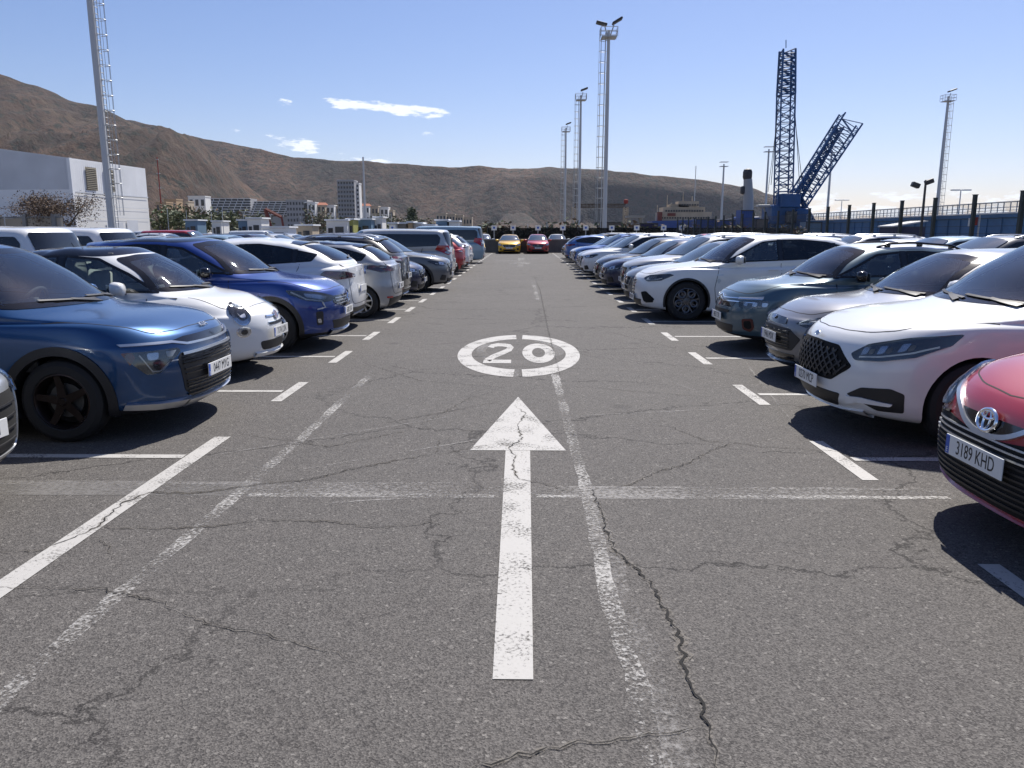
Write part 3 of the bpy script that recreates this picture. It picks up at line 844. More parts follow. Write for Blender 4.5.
FIAT=dict(L=3.57,H=1.49,W=1.627,cowl=(.78,.985),roof=(1.50,2.85),back=(3.44,1.02),belt=(.965,1.0),gc=.19,zn=.45,zl=.76,xl=.10,hood=(.40,.905),hi=True,
    axles=(.70,3.00),arch=.33,wr_=.295,wheel='ten',clad=1.2,pillars=[2.20],shoulder=(.86,.88,.90),wr=.52,wc=.70,af=.66,nf=2.15,crown=.07,taper=.07,rdrop=.075,sh=.10,
    dlo=[(1.08,.985),(1.42,1.20),(1.78,1.365),(2.2,1.40),(2.62,1.375),(2.98,1.24),(3.12,1.08),(3.0,1.03),(2.1,1.0)],
    doors=3,handles=[2.02],hz=.90,bonnet=[[(.20,.0),(.22,.34),(.40,.60),(.78,.64)]],roof_black=True,details=[details_fiat,rear_generic],beige=True,mx=1.24,mz=1.04,clear_n=3,plate='7174 LXN',rs=dict(tz=.72))

def details_captur(p):
    P,B,sh,root=p['P'],p['B'],p['sh'],p['root']
    P('grille',[(.50,.765),(-.50,.765),(-.46,.66),(-.20,.60),(.20,.60),(.46,.66)],'F','gloss_black',.005,.02)
    slats(p,'grille_slats',(.73,.69,.65),lambda z:.42,'satin_silver',w=.008)
    mb=MB(); mb.tube([(-.02,.0,.775),(-.02,.05,.70),(-.02,0,.625),(-.02,-.05,.70)],.011,6,0,closed=True); mb.build('badge',M_['chrome'],root)
    P('lower_grille',[(.52,.43),(-.52,.43),(-.46,.30),(.46,.30)],'F','black_plastic',.005,.03)
    B('bumper_skid',[(.50,.262),(0,.25),(-.50,.262)],'F',.055,'satin_silver',.030)
    for s in(-1,1):
        h=P('headlight',[(.11,.46,.765),(.30,.69,.83),(.62,.865,.865),(.58,.86,.80),(.40,.79,.725),(.22,.62,.69),(.12,.48,.70)],38,'lamp_housing',.006,.02,s)
        P('lamp_lens',[(.17,.53,.765),(.30,.68,.80),(.42,.79,.82),(.40,.79,.77),(.22,.60,.72)],38,'lamp_reflector',.012,.02,s,h)
        B('lamp_strip',[(.56,.85,.84),(.40,.785,.742),(.24,.63,.705),(.20,.61,.62),(.30,.70,.60)],38,.018,'white_lamp',.014,s,h)
        q=P('fog_light_recess',[(.22,.64,.57),(.30,.72,.57),(.29,.71,.38),(.22,.64,.38)],38,'black_plastic',.005,.03,s)
        P('fog_light',[(.25,.67,.47),(.29,.71,.47),(.28,.70,.41),(.24,.66,.41)],38,'lamp_reflector',.012,.02,s,q)
        B('side_badge',[(1.38,.84),(1.55,.845)],'S',.02,'satin_silver',.006,s)
    add_plate(root,-.03,.535,'6382 LVK')
CAPTUR=dict(L=4.23,H=1.585,W=1.797,cowl=(1.00,1.07),roof=(1.88,3.40),back=(4.05,1.12),belt=(1.04,1.13),gc=.20,zn=.47,zl=.84,xl=.07,hood=(.38,.975),
    axles=(.86,3.50),arch=.385,wr_=.345,wheel='flower',clad=2.2,arch_trim=(.065,'black_plastic',-22,200),pillars=[2.35,3.22],shoulder=(.95,.97,1.04),
    bonnet=[[(.12,.0),(.14,.40),(.26,.66),(.50,.76),(1.02,.82)]],details=[details_captur,rear_generic],mx=1.48,mz=1.10,mirror_mat='gloss_black',roof_black=True,nf=2.4,clear_n=1,plate='6382 LVK')

def details_kuga(p):
    P,B,sh,root=p['P'],p['B'],p['sh'],p['root']
    hexa=[(.36,.745),(0,.755),(-.36,.745),(-.55,.60),(-.52,.565),(-.36,.455),(.36,.455),(.52,.565),(.55,.60)]
    P('grille',hexa,'F','void_black',.004,.03)
    mb=MB()
    for k in range(-8,9):
        for sg in(-1,1):
            a=(k*.085-.17*sg,.755);b=(k*.085+.17*sg,.455)
            pts=[(a[0]+(b[0]-a[0])*u,a[1]+(b[1]-a[1])*u) for u in [q/12 for q in range(13)]]
            HP=[Vector(v) for v in hexa]; pts=[q for q in pts if inside(inset_poly(HP,.02),Vector(q))]
            if len(pts)>2: band(sh,'',pts,'F',.016,None,off=.016,mb=mb,res=.1)
    mb.build('grille_mesh',M_['black_plastic'],root)
    P('lower_grille',[(.46,.36),(-.46,.36),(-.40,.25),(.40,.25)],'F','black_plastic',.006,.03)
    B('bumper_lip',[(.62,.235),(.40,.215),(0,.21),(-.40,.215),(-.62,.235)],'F',.045,p['paint'],.020)
    for s in(-1,1):
        h=P('headlight',[(.15,.51,.695),(.24,.60,.775),(.45,.77,.845),(.80,.885,.895),(.72,.88,.81),(.50,.83,.715),(.30,.70,.665),(.18,.54,.65)],40,'lamp_housing',.006,.02,s)
        for (a,b,c) in((.20,.56,.715),(.29,.65,.735),(.40,.745,.765)):
            P('lamp_lens',[(a+.02,b+.02,c+.040),(a+.055,b+.06,c+.050),(a+.045,b+.04,c-.005),(a+.01,b+.0,c-.022)],40,'lamp_reflector',.012,.012,s,h)
            P('lamp_bulb',[(a+.06,b+.055,c+.035),(a+.085,b+.08,c+.040),(a+.08,b+.07,c+.0),(a+.055,b+.045,c-.008)],40,'cabin_grey',.012,.012,s,h)
        B('lamp_strip',[(.20,.56,.680),(.30,.695,.700),(.48,.82,.748),(.64,.87,.80)],40,.012,'white_lamp',.012,s,h)
        P('side_vent',[(.14,.50,.37),(.22,.60,.445),(.38,.76,.465),(.46,.815,.43),(.46,.81,.28),(.30,.70,.275),(.22,.60,.33)],38,'black_plastic',.005,.02,s)
        P('vent_fin',[(.13,.50,.355),(.22,.60,.365),(.40,.77,.345),(.38,.76,.325),(.22,.60,.325),(.14,.50,.29)],38,p['paint'],.018,.01,s)
    roundel(p,.042,.80,.022,'chrome',sx=2.0,fill='navy_badge',tilt=25)
    add_plate(root,-.035,.425,'0270 MCP')
KUGA=dict(L=4.61,H=1.665,W=1.88,cowl=(1.12,1.07),roof=(2.10,3.60),back=(4.42,1.14),belt=(1.035,1.13),gc=.19,zn=.44,zl=.83,xl=.10,hood=(.50,.985),
    axles=(.93,3.64),arch=.385,wr_=.345,wheel='twin',clad=1.6,pillars=[2.62,3.52],shoulder=(.935,.955,1.02),crown=.04,nf=2.2,af=.68,
    bonnet=[[(.14,.0),(.17,.30),(.26,.52),(.42,.68),(1.08,.84)]],details=[details_kuga,rear_generic],mx=1.62,mz=1.10,plate='0270 MCP')

def details_yaris(p):
    P,B,sh,root=p['P'],p['B'],p['sh'],p['root']
    P('grille',[(.40,.635),(.62,.61),(.72,.50),(.68,.34),(.50,.25),(-.50,.25),(-.68,.34),(-.72,.50),(-.62,.61),(-.40,.635),(-.12,.60),(.12,.60)],'F','void_black',.004,.03)
    B('grille_outline',[(.40,.64),(.63,.62),(.735,.50),(.69,.33),(.50,.235)],'F',.012,'gloss_black',.012,1,smoothr=.06)
    B('grille_outline',[(.40,.64),(.63,.62),(.735,.50),(.69,.33),(.50,.235)],'F',.012,'gloss_black',.012,-1,smoothr=.06)
    for k,z in enumerate((.595,.565,.535)):
        slats(p,'grille_bar',(z,),lambda z:.58-(z-.5)*.6,'satin_silver' if k<3 else 'gloss_black',.014,.010)
    slats(p,'grille_slats',(.505,.475,.445,.415,.385,.355,.325,.295),lambda z:.60,'black_plastic',.012,.012)
    P('emblem_panel',[(.30,.70),(-.30,.70),(-.14,.615),(.14,.615)],'F','gloss_black',.007,.03)
    B('chrome_wing',[(.50,.79),(.34,.72),(.20,.64),(.10,.612),(0,.605),(-.10,.612),(-.20,.64),(-.34,.72),(-.50,.79)],'F',.026,'satin_silver',.018,smoothr=.08)
    h,_=sh.hit(Vector((0,0,.685)),DIRS['F'])
    mb=MB()
    def ell(a,b,cy=0,cz=0,r=.0075): mb.tube([(h.x-.022+.25*(cz+math.sin(t)*b),cy+math.cos(t)*a,.685+cz+math.sin(t)*b) for t in [2*math.pi*k/30 for k in range(30)]],r,8,0,closed=True)
    ell(.078,.056,r=.010); ell(.027,.050); ell(.054,.020,0,.026)
    mb.build('badge',M_['chrome'],root)
    B('bumper_lip',[(.60,.245),(.42,.205),(0,.20),(-.42,.205),(-.60,.245)],'F',.05,p['paint'],.02)
    for s in(-1,1):
        h=P('headlight',[(.44,.69),(.50,.79),(.62,.86),(.76,.87),(.82,.79),(.74,.69),(.52,.65)],'F','plate_white',.010,.03,s)
        P('lamp_lens',[(.50,.74),(.62,.80),(.70,.78),(.60,.72)],'F','lamp_reflector',.015,.02,s,h)
    add_plate(root,-.040,.490,'3189 KHD')
YARIS=dict(L=3.95,H=1.51,W=1.695,cowl=(.92,1.02),roof=(1.72,3.2),back=(3.82,1.06),belt=(.99,1.06),gc=.17,zn=.43,zl=.80,xl=.10,hood=(.42,.94),
    axles=(.80,3.31),arch=.345,wr_=.31,wheel='twin',clad=1.3,pillars=[2.2],shoulder=(.90,.92,.98),wr=.56,af=.60,nf=2.9,
    bonnet=[[(.12,.0),(.15,.30),(.24,.52),(.40,.66),(.92,.72)]],details=[details_yaris,rear_generic],mx=1.40,mz=1.06,plate='3189 KHD')

def details_grey(p):
    P,B,sh,root=p['P'],p['B'],p['sh'],p['root']
    P('grille',[(.42,.60),(0,.61),(-.42,.60),(-.58,.50),(-.46,.36),(.46,.36),(.58,.50)],'F','black_plastic',.005,.03)
    slats(p,'grille_slats',(.57,.54,.50,.46,.42,.39),lambda z:.42,'gloss_black',w=.012)
    P('nose_panel',[(.30,.705),(0,.715),(-.30,.705),(-.34,.64),(0,.635),(.34,.64)],'F','gloss_black',.009,.04)
    roundel(p,.030,.700,.022,'chrome',sx=2.0,fill='navy_badge',tilt=40)
    P('lower_grille',[(.50,.32),(-.50,.32),(-.44,.24),(.44,.24)],'F','gloss_black',.006,.03)
    B('bumper_lip',[(.62,.235),(0,.215),(-.62,.235)],'F',.035,'gloss_black',.04)
    for s in(-1,1):
        h=P('headlight',[(.12,.48,.66),(.26,.62,.72),(.56,.83,.79),(.62,.845,.77),(.42,.78,.68),(.22,.60,.63)],38,'lamp_housing',.006,.02,s)
        B('lamp_strip',[(.14,.52,.665),(.28,.66,.68),(.44,.785,.71)],38,.014,'white_lamp',.012,s,h)
        P('side_vent',[(.14,.60,.50),(.24,.70,.52),(.30,.74,.36),(.18,.64,.34)],32,'gloss_black',.006,.03,s)
    add_plate(root,-.030,.485,'1946 MDK')
GREY=dict(L=4.38,H=1.47,W=1.825,cowl=(1.10,.97),roof=(1.98,3.50),back=(4.2,1.02),belt=(.94,1.03),gc=.17,zn=.45,zl=.735,xl=.10,hood=(.46,.885),
    axles=(.88,3.58),arch=.365,wr_=.33,wheel='twin',clad=1.4,pillars=[2.5],shoulder=(.85,.87,.94),wr=.57,nf=2.2,af=.66,crown=.035,
    bonnet=[[(.16,.0),(.18,.30),(.26,.52),(.46,.68),(1.06,.80)]],details=[details_grey,rear_generic],mx=1.58,mz=1.0,plate='1946 MDK')

def details_c3(p):
    P,B,sh,root=p['P'],p['B'],p['sh'],p['root']
    P('grille',[(.50,.70),(-.50,.70),(-.44,.62),(.44,.62)],'F','gloss_black',.005,.03)
    B('chrome_wing',[(.78,.745),(.48,.745),(.16,.735),(.0,.78),(-.16,.735),(-.48,.745),(-.78,.745)],'F',.014,'chrome',.014)
    B('chrome_wing',[(.74,.70),(.46,.70),(.16,.69),(.0,.735),(-.16,.69),(-.46,.70),(-.74,.70)],'F',.014,'chrome',.014)
    P('middle_grille',[(.40,.575),(-.40,.575),(-.36,.53),(.36,.53)],'F','black_plastic',.005,.02)
    P('lower_grille',[(.48,.375),(-.48,.375),(-.42,.26),(.42,.26)],'F','black_plastic',.005,.04)
    for s in(-1,1):
        B('indicator_strip',[(.13,.52,.745),(.30,.70,.755),(.40,.78,.77)],38,.03,'white_lamp',.009,s)
        h=P('headlight',[(.16,.54,.70),(.30,.67,.72),(.50,.80,.73),(.48,.80,.65),(.30,.69,.615),(.18,.57,.62)],38,'lamp_housing',.006,.02,s)
        for(a,b) in((.22,.60),(.32,.69),(.42,.765)): P('lamp_lens',[(a,b,.705),(a+.05,b+.045,.705),(a+.045,b+.04,.65),(a-.0,b+.0,.65)],38,'lamp_reflector',.011,.02,s,h)
        q=P('fog_light_recess',[(.20,.60,.47),(.31,.72,.485),(.33,.735,.35),(.28,.70,.30),(.20,.62,.33)],36,'red_trim',.010,.03,s)
        P('fog_light_bezel',[(.22,.63,.445),(.29,.70,.455),(.305,.715,.36),(.27,.69,.335),(.22,.64,.355)],36,'void_black',.014,.03,s,q)
    add_plate(root,-.030,.47,'4057 LTR')
C3=dict(L=4.0,H=1.50,W=1.75,cowl=(.96,1.03),roof=(1.74,3.2),back=(3.84,1.06),belt=(1.0,1.07),gc=.18,zn=.45,zl=.80,xl=.08,hood=(.36,.94),
    axles=(.84,3.38),arch=.355,wr_=.32,wheel='ten',clad=2.2,arch_trim=(.05,'black_plastic',-22,200),pillars=[2.3],shoulder=(.90,.92,.98),wr=.56,
    bonnet=[[(.13,.0),(.15,.34),(.24,.58),(.42,.70),(.94,.76)]],details=[details_c3,rear_generic],mx=1.44,mz=1.06,mirror_mat='gloss_black',roof_mat='paint_white',rails='gloss_black',plate='4057 LTR')

def details_stelvio(p):
    P,B,sh,root=p['P'],p['B'],p['sh'],p['root']
    front_generic(p)
    for s in(-1,1):
        B('side_badge',[(1.42,.86),(1.54,.865)],'S',.022,'satin_silver',.006,s)
        P('side_badge',[(1.42,.76),(1.46,.80),(1.50,.76),(1.46,.70)],'S','satin_silver',.006,.01,s)
        P('bumper_intake',[(.10,.50,.52),(.20,.62,.545),(.36,.76,.40),(.30,.71,.34),(.16,.56,.34)],36,'void_black',.012,.04,s)
STELVIO=dict(L=4.69,H=1.615,W=1.90,cowl=(1.16,1.08),roof=(2.10,3.75),back=(4.52,1.17),belt=(1.045,1.16),gc=.20,zn=.48,zl=.83,xl=.08,hood=(.46,.985),
    axles=(.88,3.70),arch=.405,wr_=.37,wheel='flower',rim_mat='graphite',clad=1.5,arch_trim=(.035,'black_plastic',-15,195),pillars=[2.62,3.62],shoulder=(.95,.975,1.05),
    bonnet=[[(.14,.0),(.16,.34),(.26,.60),(.48,.74),(1.12,.86)]],details=[details_stelvio,rear_generic],mx=1.62,mz=1.14,clear_n=1,plate='8825 MHV',
    fs=dict(gw=.20,gt=.35,g1=.74,g0=.42,hz=.755,pz=.40,badge=False),rs=dict(tm='red_lamp_dark'))

# ordinary cars, filling the rows
def G(**k):
    b=dict(details=[front_generic,rear_generic]); b.update(k); return b
TUCSON=G(L=4.40,H=1.56,W=1.865,cowl=(1.12,1.07),roof=(2.05,3.45),back=(4.24,1.14),belt=(1.02,1.13),gc=.20,zn=.47,zl=.82,axles=(.90,3.54),arch=.385,wr_=.35,wheel='twin',clad=2.0,
    arch_trim=(.06,'black_plastic',-20,200),pillars=[2.55,3.45],shoulder=(.94,.97,1.04),mx=1.6,mz=1.13,xbm=3.94,rs=dict(tm='red_lamp_dark',tl='lamp_housing',tz=.88,bm='black_plastic',skid='satin_silver',dark_recess=False,pz=.70,spm='gloss_black',th=.13),fs=dict(gw=.55,gt=.7,badge=True),plate='5518 MKB')
HATCH=G(L=4.02,H=1.48,W=1.76,cowl=(.98,1.0),roof=(1.82,3.28),back=(3.90,1.06),belt=(.965,1.06),gc=.17,zn=.45,zl=.77,axles=(.84,3.38),arch=.355,wr_=.32,wheel='ten',clad=1.4,
    pillars=[2.32],shoulder=(.88,.90,.97),wr=.56,mx=1.46,mz=1.02,xbm=3.66,rs=dict(tz=.88,th=.12,ti=.50,tm='red_lamp_dark',tl='red_lamp',pz=.60,spm='gloss_black'),plate='2306 LZD')
COMPACT=G(L=4.34,H=1.46,W=1.80,cowl=(1.06,.98),roof=(1.95,3.55),back=(4.22,1.03),belt=(.95,1.03),gc=.16,zn=.45,zl=.745,axles=(.88,3.52),arch=.36,wr_=.325,wheel='twin',clad=1.3,
    pillars=[2.48],shoulder=(.86,.88,.95),wr=.57,mx=1.54,mz=1.01,fs=dict(gw=.50,gt=.85,gch='satin_silver'),plate='9031 MBF')
SUV=G(L=4.45,H=1.585,W=1.85,cowl=(1.08,1.09),roof=(1.98,3.80),back=(4.32,1.16),belt=(1.05,1.14),gc=.20,zn=.48,zl=.85,axles=(.89,3.57),arch=.39,wr_=.35,wheel='five',clad=2.3,
    arch_trim=(.065,'black_plastic',-22,200),pillars=[2.5,3.42],shoulder=(.96,.98,1.05),rails='satin_silver',mx=1.56,mz=1.14,fs=dict(gw=.46,gt=.7,skid='satin_silver'),rs=dict(skid='satin_silver',pz=.68,th=.12,ti=.55,tm='red_lamp_dark'),plate='4412 MFS')
MINI=G(L=3.66,H=1.50,W=1.64,cowl=(.82,1.02),roof=(1.56,3.05),back=(3.56,1.04),belt=(.98,1.05),gc=.16,zn=.46,zl=.80,axles=(.72,3.10),arch=.33,wr_=.295,wheel='steel',clad=1.3,
    pillars=[2.1],shoulder=(.90,.91,.96),wr=.55,af=.56,mx=1.26,mz=1.05,rs=dict(tz=.84),plate='6640 LRC')
VAN=G(L=4.75,H=1.76,W=1.86,cowl=(.92,1.16),roof=(1.62,4.50),back=(4.68,1.14),belt=(1.10,1.12),gc=.18,zn=.50,zl=.90,axles=(.90,3.75),arch=.36,wr_=.33,wheel='steel',clad=1.8,
    pillars=[2.1,3.15],shoulder=(1.0,.98,1.0),wr=.74,rr=.0,wc=.86,ar=.22,nr=4,bcr=.22,bcn=4,mx=1.42,mz=1.18,xbm=4.64,mod=None,
    dlo=[(1.30,1.14),(1.64,1.51),(1.92,1.59),(4.25,1.57),(4.34,1.46),(4.32,1.28),(4.22,1.19),(3.0,1.15)],rs=dict(tz=.90,th=.30,ti=.80,spoiler=False,pz=.70),plate='3794 KXT',fs=dict(gw=.42))
del VAN['mod']
MINIBUS=G(L=5.10,H=1.97,W=1.95,cowl=(.85,1.22),roof=(1.50,4.86),back=(5.02,1.20),belt=(1.16,1.18),gc=.20,zn=.52,zl=.95,axles=(.95,4.05),arch=.37,wr_=.34,wheel='steel',clad=1.6,
    pillars=[2.0,3.3],shoulder=(1.05,1.04,1.06),wr=.80,rr=.0,wc=.90,ar=.20,nr=4,bcr=.20,bcn=4,mx=1.35,mz=1.25,xbm=4.96,
    dlo=[(1.20,1.22),(1.56,1.66),(1.85,1.76),(4.60,1.76),(4.72,1.66),(4.72,1.34),(4.62,1.24),(3.0,1.22)],rs=dict(tz=.90,th=.42,ti=.84,spoiler=False,pz=.75),plate='7261 LJP',fs=dict(gw=.42))
# ------------------------------------------------------------------ camera and measuring helpers
F_PX=775.0; CAM_H=1.65; TH=math.atan(152/775); YAW=math.atan(11*math.cos(TH)/775)
cd=bpy.data.cameras.new('camera'); cam=bpy.data.objects.new('camera',cd); C.objects.link(cam); S.camera=cam
cd.sensor_fit='HORIZONTAL'; cd.sensor_width=36; cd.lens=36*F_PX/1024; cd.clip_end=12000; cd.clip_start=.05
cam.location=(0,0,CAM_H); cam.rotation_euler=(math.pi/2-TH,0,YAW)
def ray(u,v):
    a=(u-512)/F_PX; b=-(v-384)/F_PX
    d=(a,math.cos(TH)+b*math.sin(TH),-math.sin(TH)+b*math.cos(TH)); c,s=math.cos(YAW),math.sin(YAW)
    return (d[0]*c-d[1]*s,d[0]*s+d[1]*c,d[2])
def gp(u,v):          # where a spot seen in the photograph lies on the ground
    d=ray(u,v); t=-CAM_H/d[2]; return (d[0]*t,d[1]*t)
def at(u,v,Y):        # the point seen at (u, v), Y metres down the aisle
    d=ray(u,v); t=Y/d[1]; return Vector((d[0]*t,Y,CAM_H+d[2]*t))

# ------------------------------------------------------------------ world, sun, haze
SUN_EL,SUN_AZ=55,24      # degrees; azimuth to the right of the aisle direction
def sky():
    w=bpy.data.worlds.new('World'); S.world=w; w.use_nodes=True; n=w.node_tree.nodes; l=w.node_tree.links; bg=n['Background']
    sk=n.new('ShaderNodeTexSky'); sk.sky_type='NISHITA'; sk.sun_disc=False; sk.sun_elevation=R(SUN_EL); sk.sun_rotation=R(SUN_AZ); sk.altitude=0; sk.air_density=1.0; sk.dust_density=.5; sk.ozone_density=3.0
    # thin fair-weather clouds: noise in the direction of view, kept to a few low banks
    tc=n.new('ShaderNodeTexCoord'); sp=n.new('ShaderNodeSeparateXYZ'); l.new(tc.outputs['Generated'],sp.inputs[0])
    def math_(op,a,b=None,c=None):
        m=n.new('ShaderNodeMath'); m.operation=op
        for i,x in enumerate((a,b,c)):
            if x is None: continue
            if isinstance(x,(int,float)): m.inputs[i].default_value=x
            else: l.new(x,m.inputs[i])
        return m.outputs[0]
    az=math_('ARCTAN2',sp.outputs[0],sp.outputs[1]); el=math_('ARCSINE',sp.outputs[2])
    cb=n.new('ShaderNodeCombineXYZ'); l.new(az,cb.inputs[0]); l.new(math_('MULTIPLY',el,3.2),cb.inputs[1])
    no=n.new('ShaderNodeTexNoise'); no.inputs['Scale'].default_value=24; no.inputs['Detail'].default_value=9; no.inputs['Roughness'].default_value=.62; l.new(cb.outputs[0],no.inputs['Vector'])
    def blob(a0,e0,wa,we,tilt=0):
        da=math_('DIVIDE',math_('SUBTRACT',az,R(a0)),R(wa)); de=math_('DIVIDE',math_('SUBTRACT',math_('SUBTRACT',el,R(e0)),math_('MULTIPLY',math_('SUBTRACT',az,R(a0)),tilt)),R(we))
        r=math_('ADD',math_('MULTIPLY',da,da),math_('MULTIPLY',de,de))
        return math_('MAXIMUM',math_('SUBTRACT',1.0,r),0.0)
    fac=None
    for (a0,e0,wa,we,tilt,amp) in ((-9.6,8.35,6.6,.56,-.08,1.0),(-16.5,8.6,1.0,.35,0,.55),(-6.8,6.75,.9,.35,0,.65),(-15.5,5.9,5.5,.7,-.17,.62),(-10.7,5.0,2.2,.6,0,.55),(26,1.7,13,1.2,0,.74),(42,1.5,14,1.5,0,.5),(-58,7,12,2,0,.7),(80,9,18,2,0,.6),(150,14,30,3,0,.6),(-130,12,26,3,0,.6)):
        b=math_('MULTIPLY',blob(a0,e0,wa,we,tilt),amp); fac=b if fac is None else math_('MAXIMUM',fac,b)
    fac=math_('POWER',fac,.5)
    s1=math_('ADD',math_('MULTIPLY',fac,.60),math_('SUBTRACT',math_('MULTIPLY',no.outputs['Fac'],1.5),1.16))
    mr=n.new('ShaderNodeMapRange'); mr.interpolation_type='SMOOTHSTEP'; mr.inputs['From Min'].default_value=0; mr.inputs['From Max'].default_value=.17; l.new(s1,mr.inputs['Value'])
    mx=n.new('ShaderNodeMix'); mx.data_type='RGBA'; l.new(math_('MULTIPLY',mr.outputs[0],.92),mx.inputs['Factor']); 
    hs=n.new('ShaderNodeHueSaturation'); hs.inputs['Saturation'].default_value=SKY_SAT; hs.inputs['Hue'].default_value=SKY_HUE; l.new(sk.outputs[0],hs.inputs['Color'])
    tn=n.new('ShaderNodeMix'); tn.data_type='RGBA'; tn.blend_type='MULTIPLY'; tn.inputs['Factor'].default_value=1; tn.inputs['B'].default_value=(1.08,.955,1.06,1); l.new(hs.outputs[0],tn.inputs['A']); l.new(tn.outputs['Result'],mx.inputs['A']); mx.inputs['B'].default_value=CLOUD
    l.new(mx.outputs['Result'],bg.inputs[0]); bg.inputs[1].default_value=SKY_STR
    sd=bpy.data.lights.new('sun','SUN'); sd.energy=SUN_E; sd.angle=R(.53); sd.color=(1,.955,.89)
    so=bpy.data.objects.new('sun',sd); C.objects.link(so)
    d=Vector((math.sin(R(SUN_AZ))*math.cos(R(SUN_EL)),math.cos(R(SUN_AZ))*math.cos(R(SUN_EL)),math.sin(R(SUN_EL))))
    so.rotation_euler=d.to_track_quat('Z','Y').to_euler(); so.location=d*60
SKY_SAT=1.12; SKY_HUE=.5; SKY_STR=.08; SUN_E=5.0; CLOUD=(9.5,9.9,10.6,1); EXPO=.50
sky()
S.view_settings.view_transform='Standard'; S.view_settings.look='None'; S.view_settings.exposure=EXPO; S.view_settings.gamma=1
HAZE=.000035
if HAZE:
    m=bpy.data.materials.new('haze'); m.use_nodes=True; n=m.node_tree.nodes; n.remove(n['Principled BSDF'])
    pv=n.new('ShaderNodeVolumePrincipled'); pv.inputs['Color'].default_value=(.72,.82,1,1); pv.inputs['Density'].default_value=HAZE; pv.inputs['Anisotropy'].default_value=.3
    m.node_tree.links.new(pv.outputs[0],n['Material Output'].inputs['Volume'])
    hz=MB(); hz.box((-300,1500,249),(9000,9000,502)); tag(hz.build('haze',m,None,False),kind='stuff')

# ------------------------------------------------------------------ ground materials
def asphalt():
    m,n,l,p=nt('asphalt'); tc=n.new('ShaderNodeTexCoord'); P_=tc.outputs['Object']
    def noise_(sc,det=4,ro=.5,vec=None,dist=0):
        q=n.new('ShaderNodeTexNoise'); q.inputs['Scale'].default_value=sc; q.inputs['Detail'].default_value=det; q.inputs['Roughness'].default_value=ro; q.inputs['Distortion'].default_value=dist; l.new(vec or P_,q.inputs['Vector']); return q.outputs['Fac']
    def ramp(fac,a,b,lo,hi):
        q=n.new('ShaderNodeMapRange'); q.inputs['From Min'].default_value=a; q.inputs['From Max'].default_value=b; q.inputs['To Min'].default_value=lo; q.inputs['To Max'].default_value=hi; l.new(fac,q.inputs['Value']); return q.outputs[0]
    def mixc(f,a,b,bt='MIX'):
        q=n.new('ShaderNodeMix'); q.data_type='RGBA'; q.blend_type=bt
        for nm,x in(('Factor',f),('A',a),('B',b)):
            if isinstance(x,(int,float)): q.inputs[nm].default_value=x
            elif isinstance(x,tuple): q.inputs[nm].default_value=(*x,1)
            else: l.new(x,q.inputs[nm])
        return q.outputs['Result']
    vo=n.new('ShaderNodeTexVoronoi'); vo.inputs['Scale'].default_value=150; l.new(P_,vo.inputs['Vector'])
    sp=n.new('ShaderNodeSeparateColor'); l.new(vo.outputs['Color'],sp.inputs[0])
    vo2=n.new('ShaderNodeTexVoronoi'); vo2.inputs['Scale'].default_value=85; l.new(P_,vo2.inputs['Vector'])
    sp2=n.new('ShaderNodeSeparateColor'); l.new(vo2.outputs['Color'],sp2.inputs[0])
    base=mixc(ramp(noise_(.35,6,.6),.35,.65,0,1),(.043,.0375,.0345),(.069,.061,.056))
    base=mixc(ramp(noise_(2.3,7,.65),.4,.62,0,.55),base,(.040,.036,.034))
    base=mixc(ramp(noise_(9,6,.7),.45,.7,0,.5),base,(.100,.092,.085))
    base=mixc(ramp(sp.outputs[0],.0,1,.0,1),mixc(.55,base,(.025,.023,.022)),mixc(.34,base,(.28,.262,.24)))
    base=mixc(ramp(sp2.outputs[1],.97,.99,0,.35),base,(.34,.32,.29))
    base=mixc(ramp(sp2.outputs[0],.95,.97,0,.5),base,(.020,.018,.018))
    # hairline cracking, only where a broad noise lets it through
    cr=n.new('ShaderNodeTexVoronoi'); cr.feature='DISTANCE_TO_EDGE'; cr.inputs['Scale'].default_value=.36
    mp=n.new('ShaderNodeMapping'); mp.inputs['Scale'].default_value=(.75,1.25,1); l.new(P_,mp.inputs['Vector'])
    dn=n.new('ShaderNodeTexNoise'); dn.inputs['Scale'].default_value=1.6; dn.inputs['Detail'].default_value=8; dn.inputs['Roughness'].default_value=.7; l.new(P_,dn.inputs['Vector'])
    va=n.new('ShaderNodeMixRGB'); va.blend_type='ADD'; va.inputs[0].default_value=.9; l.new(mp.outputs[0],va.inputs[1]); l.new(dn.outputs['Color'],va.inputs[2]); l.new(va.outputs[0],cr.inputs['Vector'])
    line=ramp(cr.outputs['Distance'],.0016,.0065,1,0)
    mk=ramp(noise_(.22,3),.38,.50,0,.95)
    mu=n.new('ShaderNodeMath'); mu.operation='MULTIPLY'; l.new(line,mu.inputs[0]); l.new(mk,mu.inputs[1])
    base=mixc(mu.outputs[0],base,(.014,.012,.011))
    # oil drips
    oil=n.new('ShaderNodeTexVoronoi'); oil.inputs['Scale'].default_value=.8; l.new(P_,oil.inputs['Vector'])
    base=mixc(ramp(oil.outputs['Distance'],.02,.11,.55,0),base,(.03,.027,.026))
    l.new(base,p.inputs['Base Color']); p.inputs['Roughness'].default_value=.86; p.inputs['IOR'].default_value=1.45
    bu=n.new('ShaderNodeBump'); bu.inputs['Strength'].default_value=.55; bu.inputs['Distance'].default_value=.006
    ad=n.new('ShaderNodeMath'); ad.operation='ADD'; l.new(vo.outputs['Distance'],ad.inputs[0]); l.new(noise_(150,3),ad.inputs[1]); l.new(ad.outputs[0],bu.inputs['Height']); l.new(bu.outputs[0],p.inputs['Normal'])
asphalt()
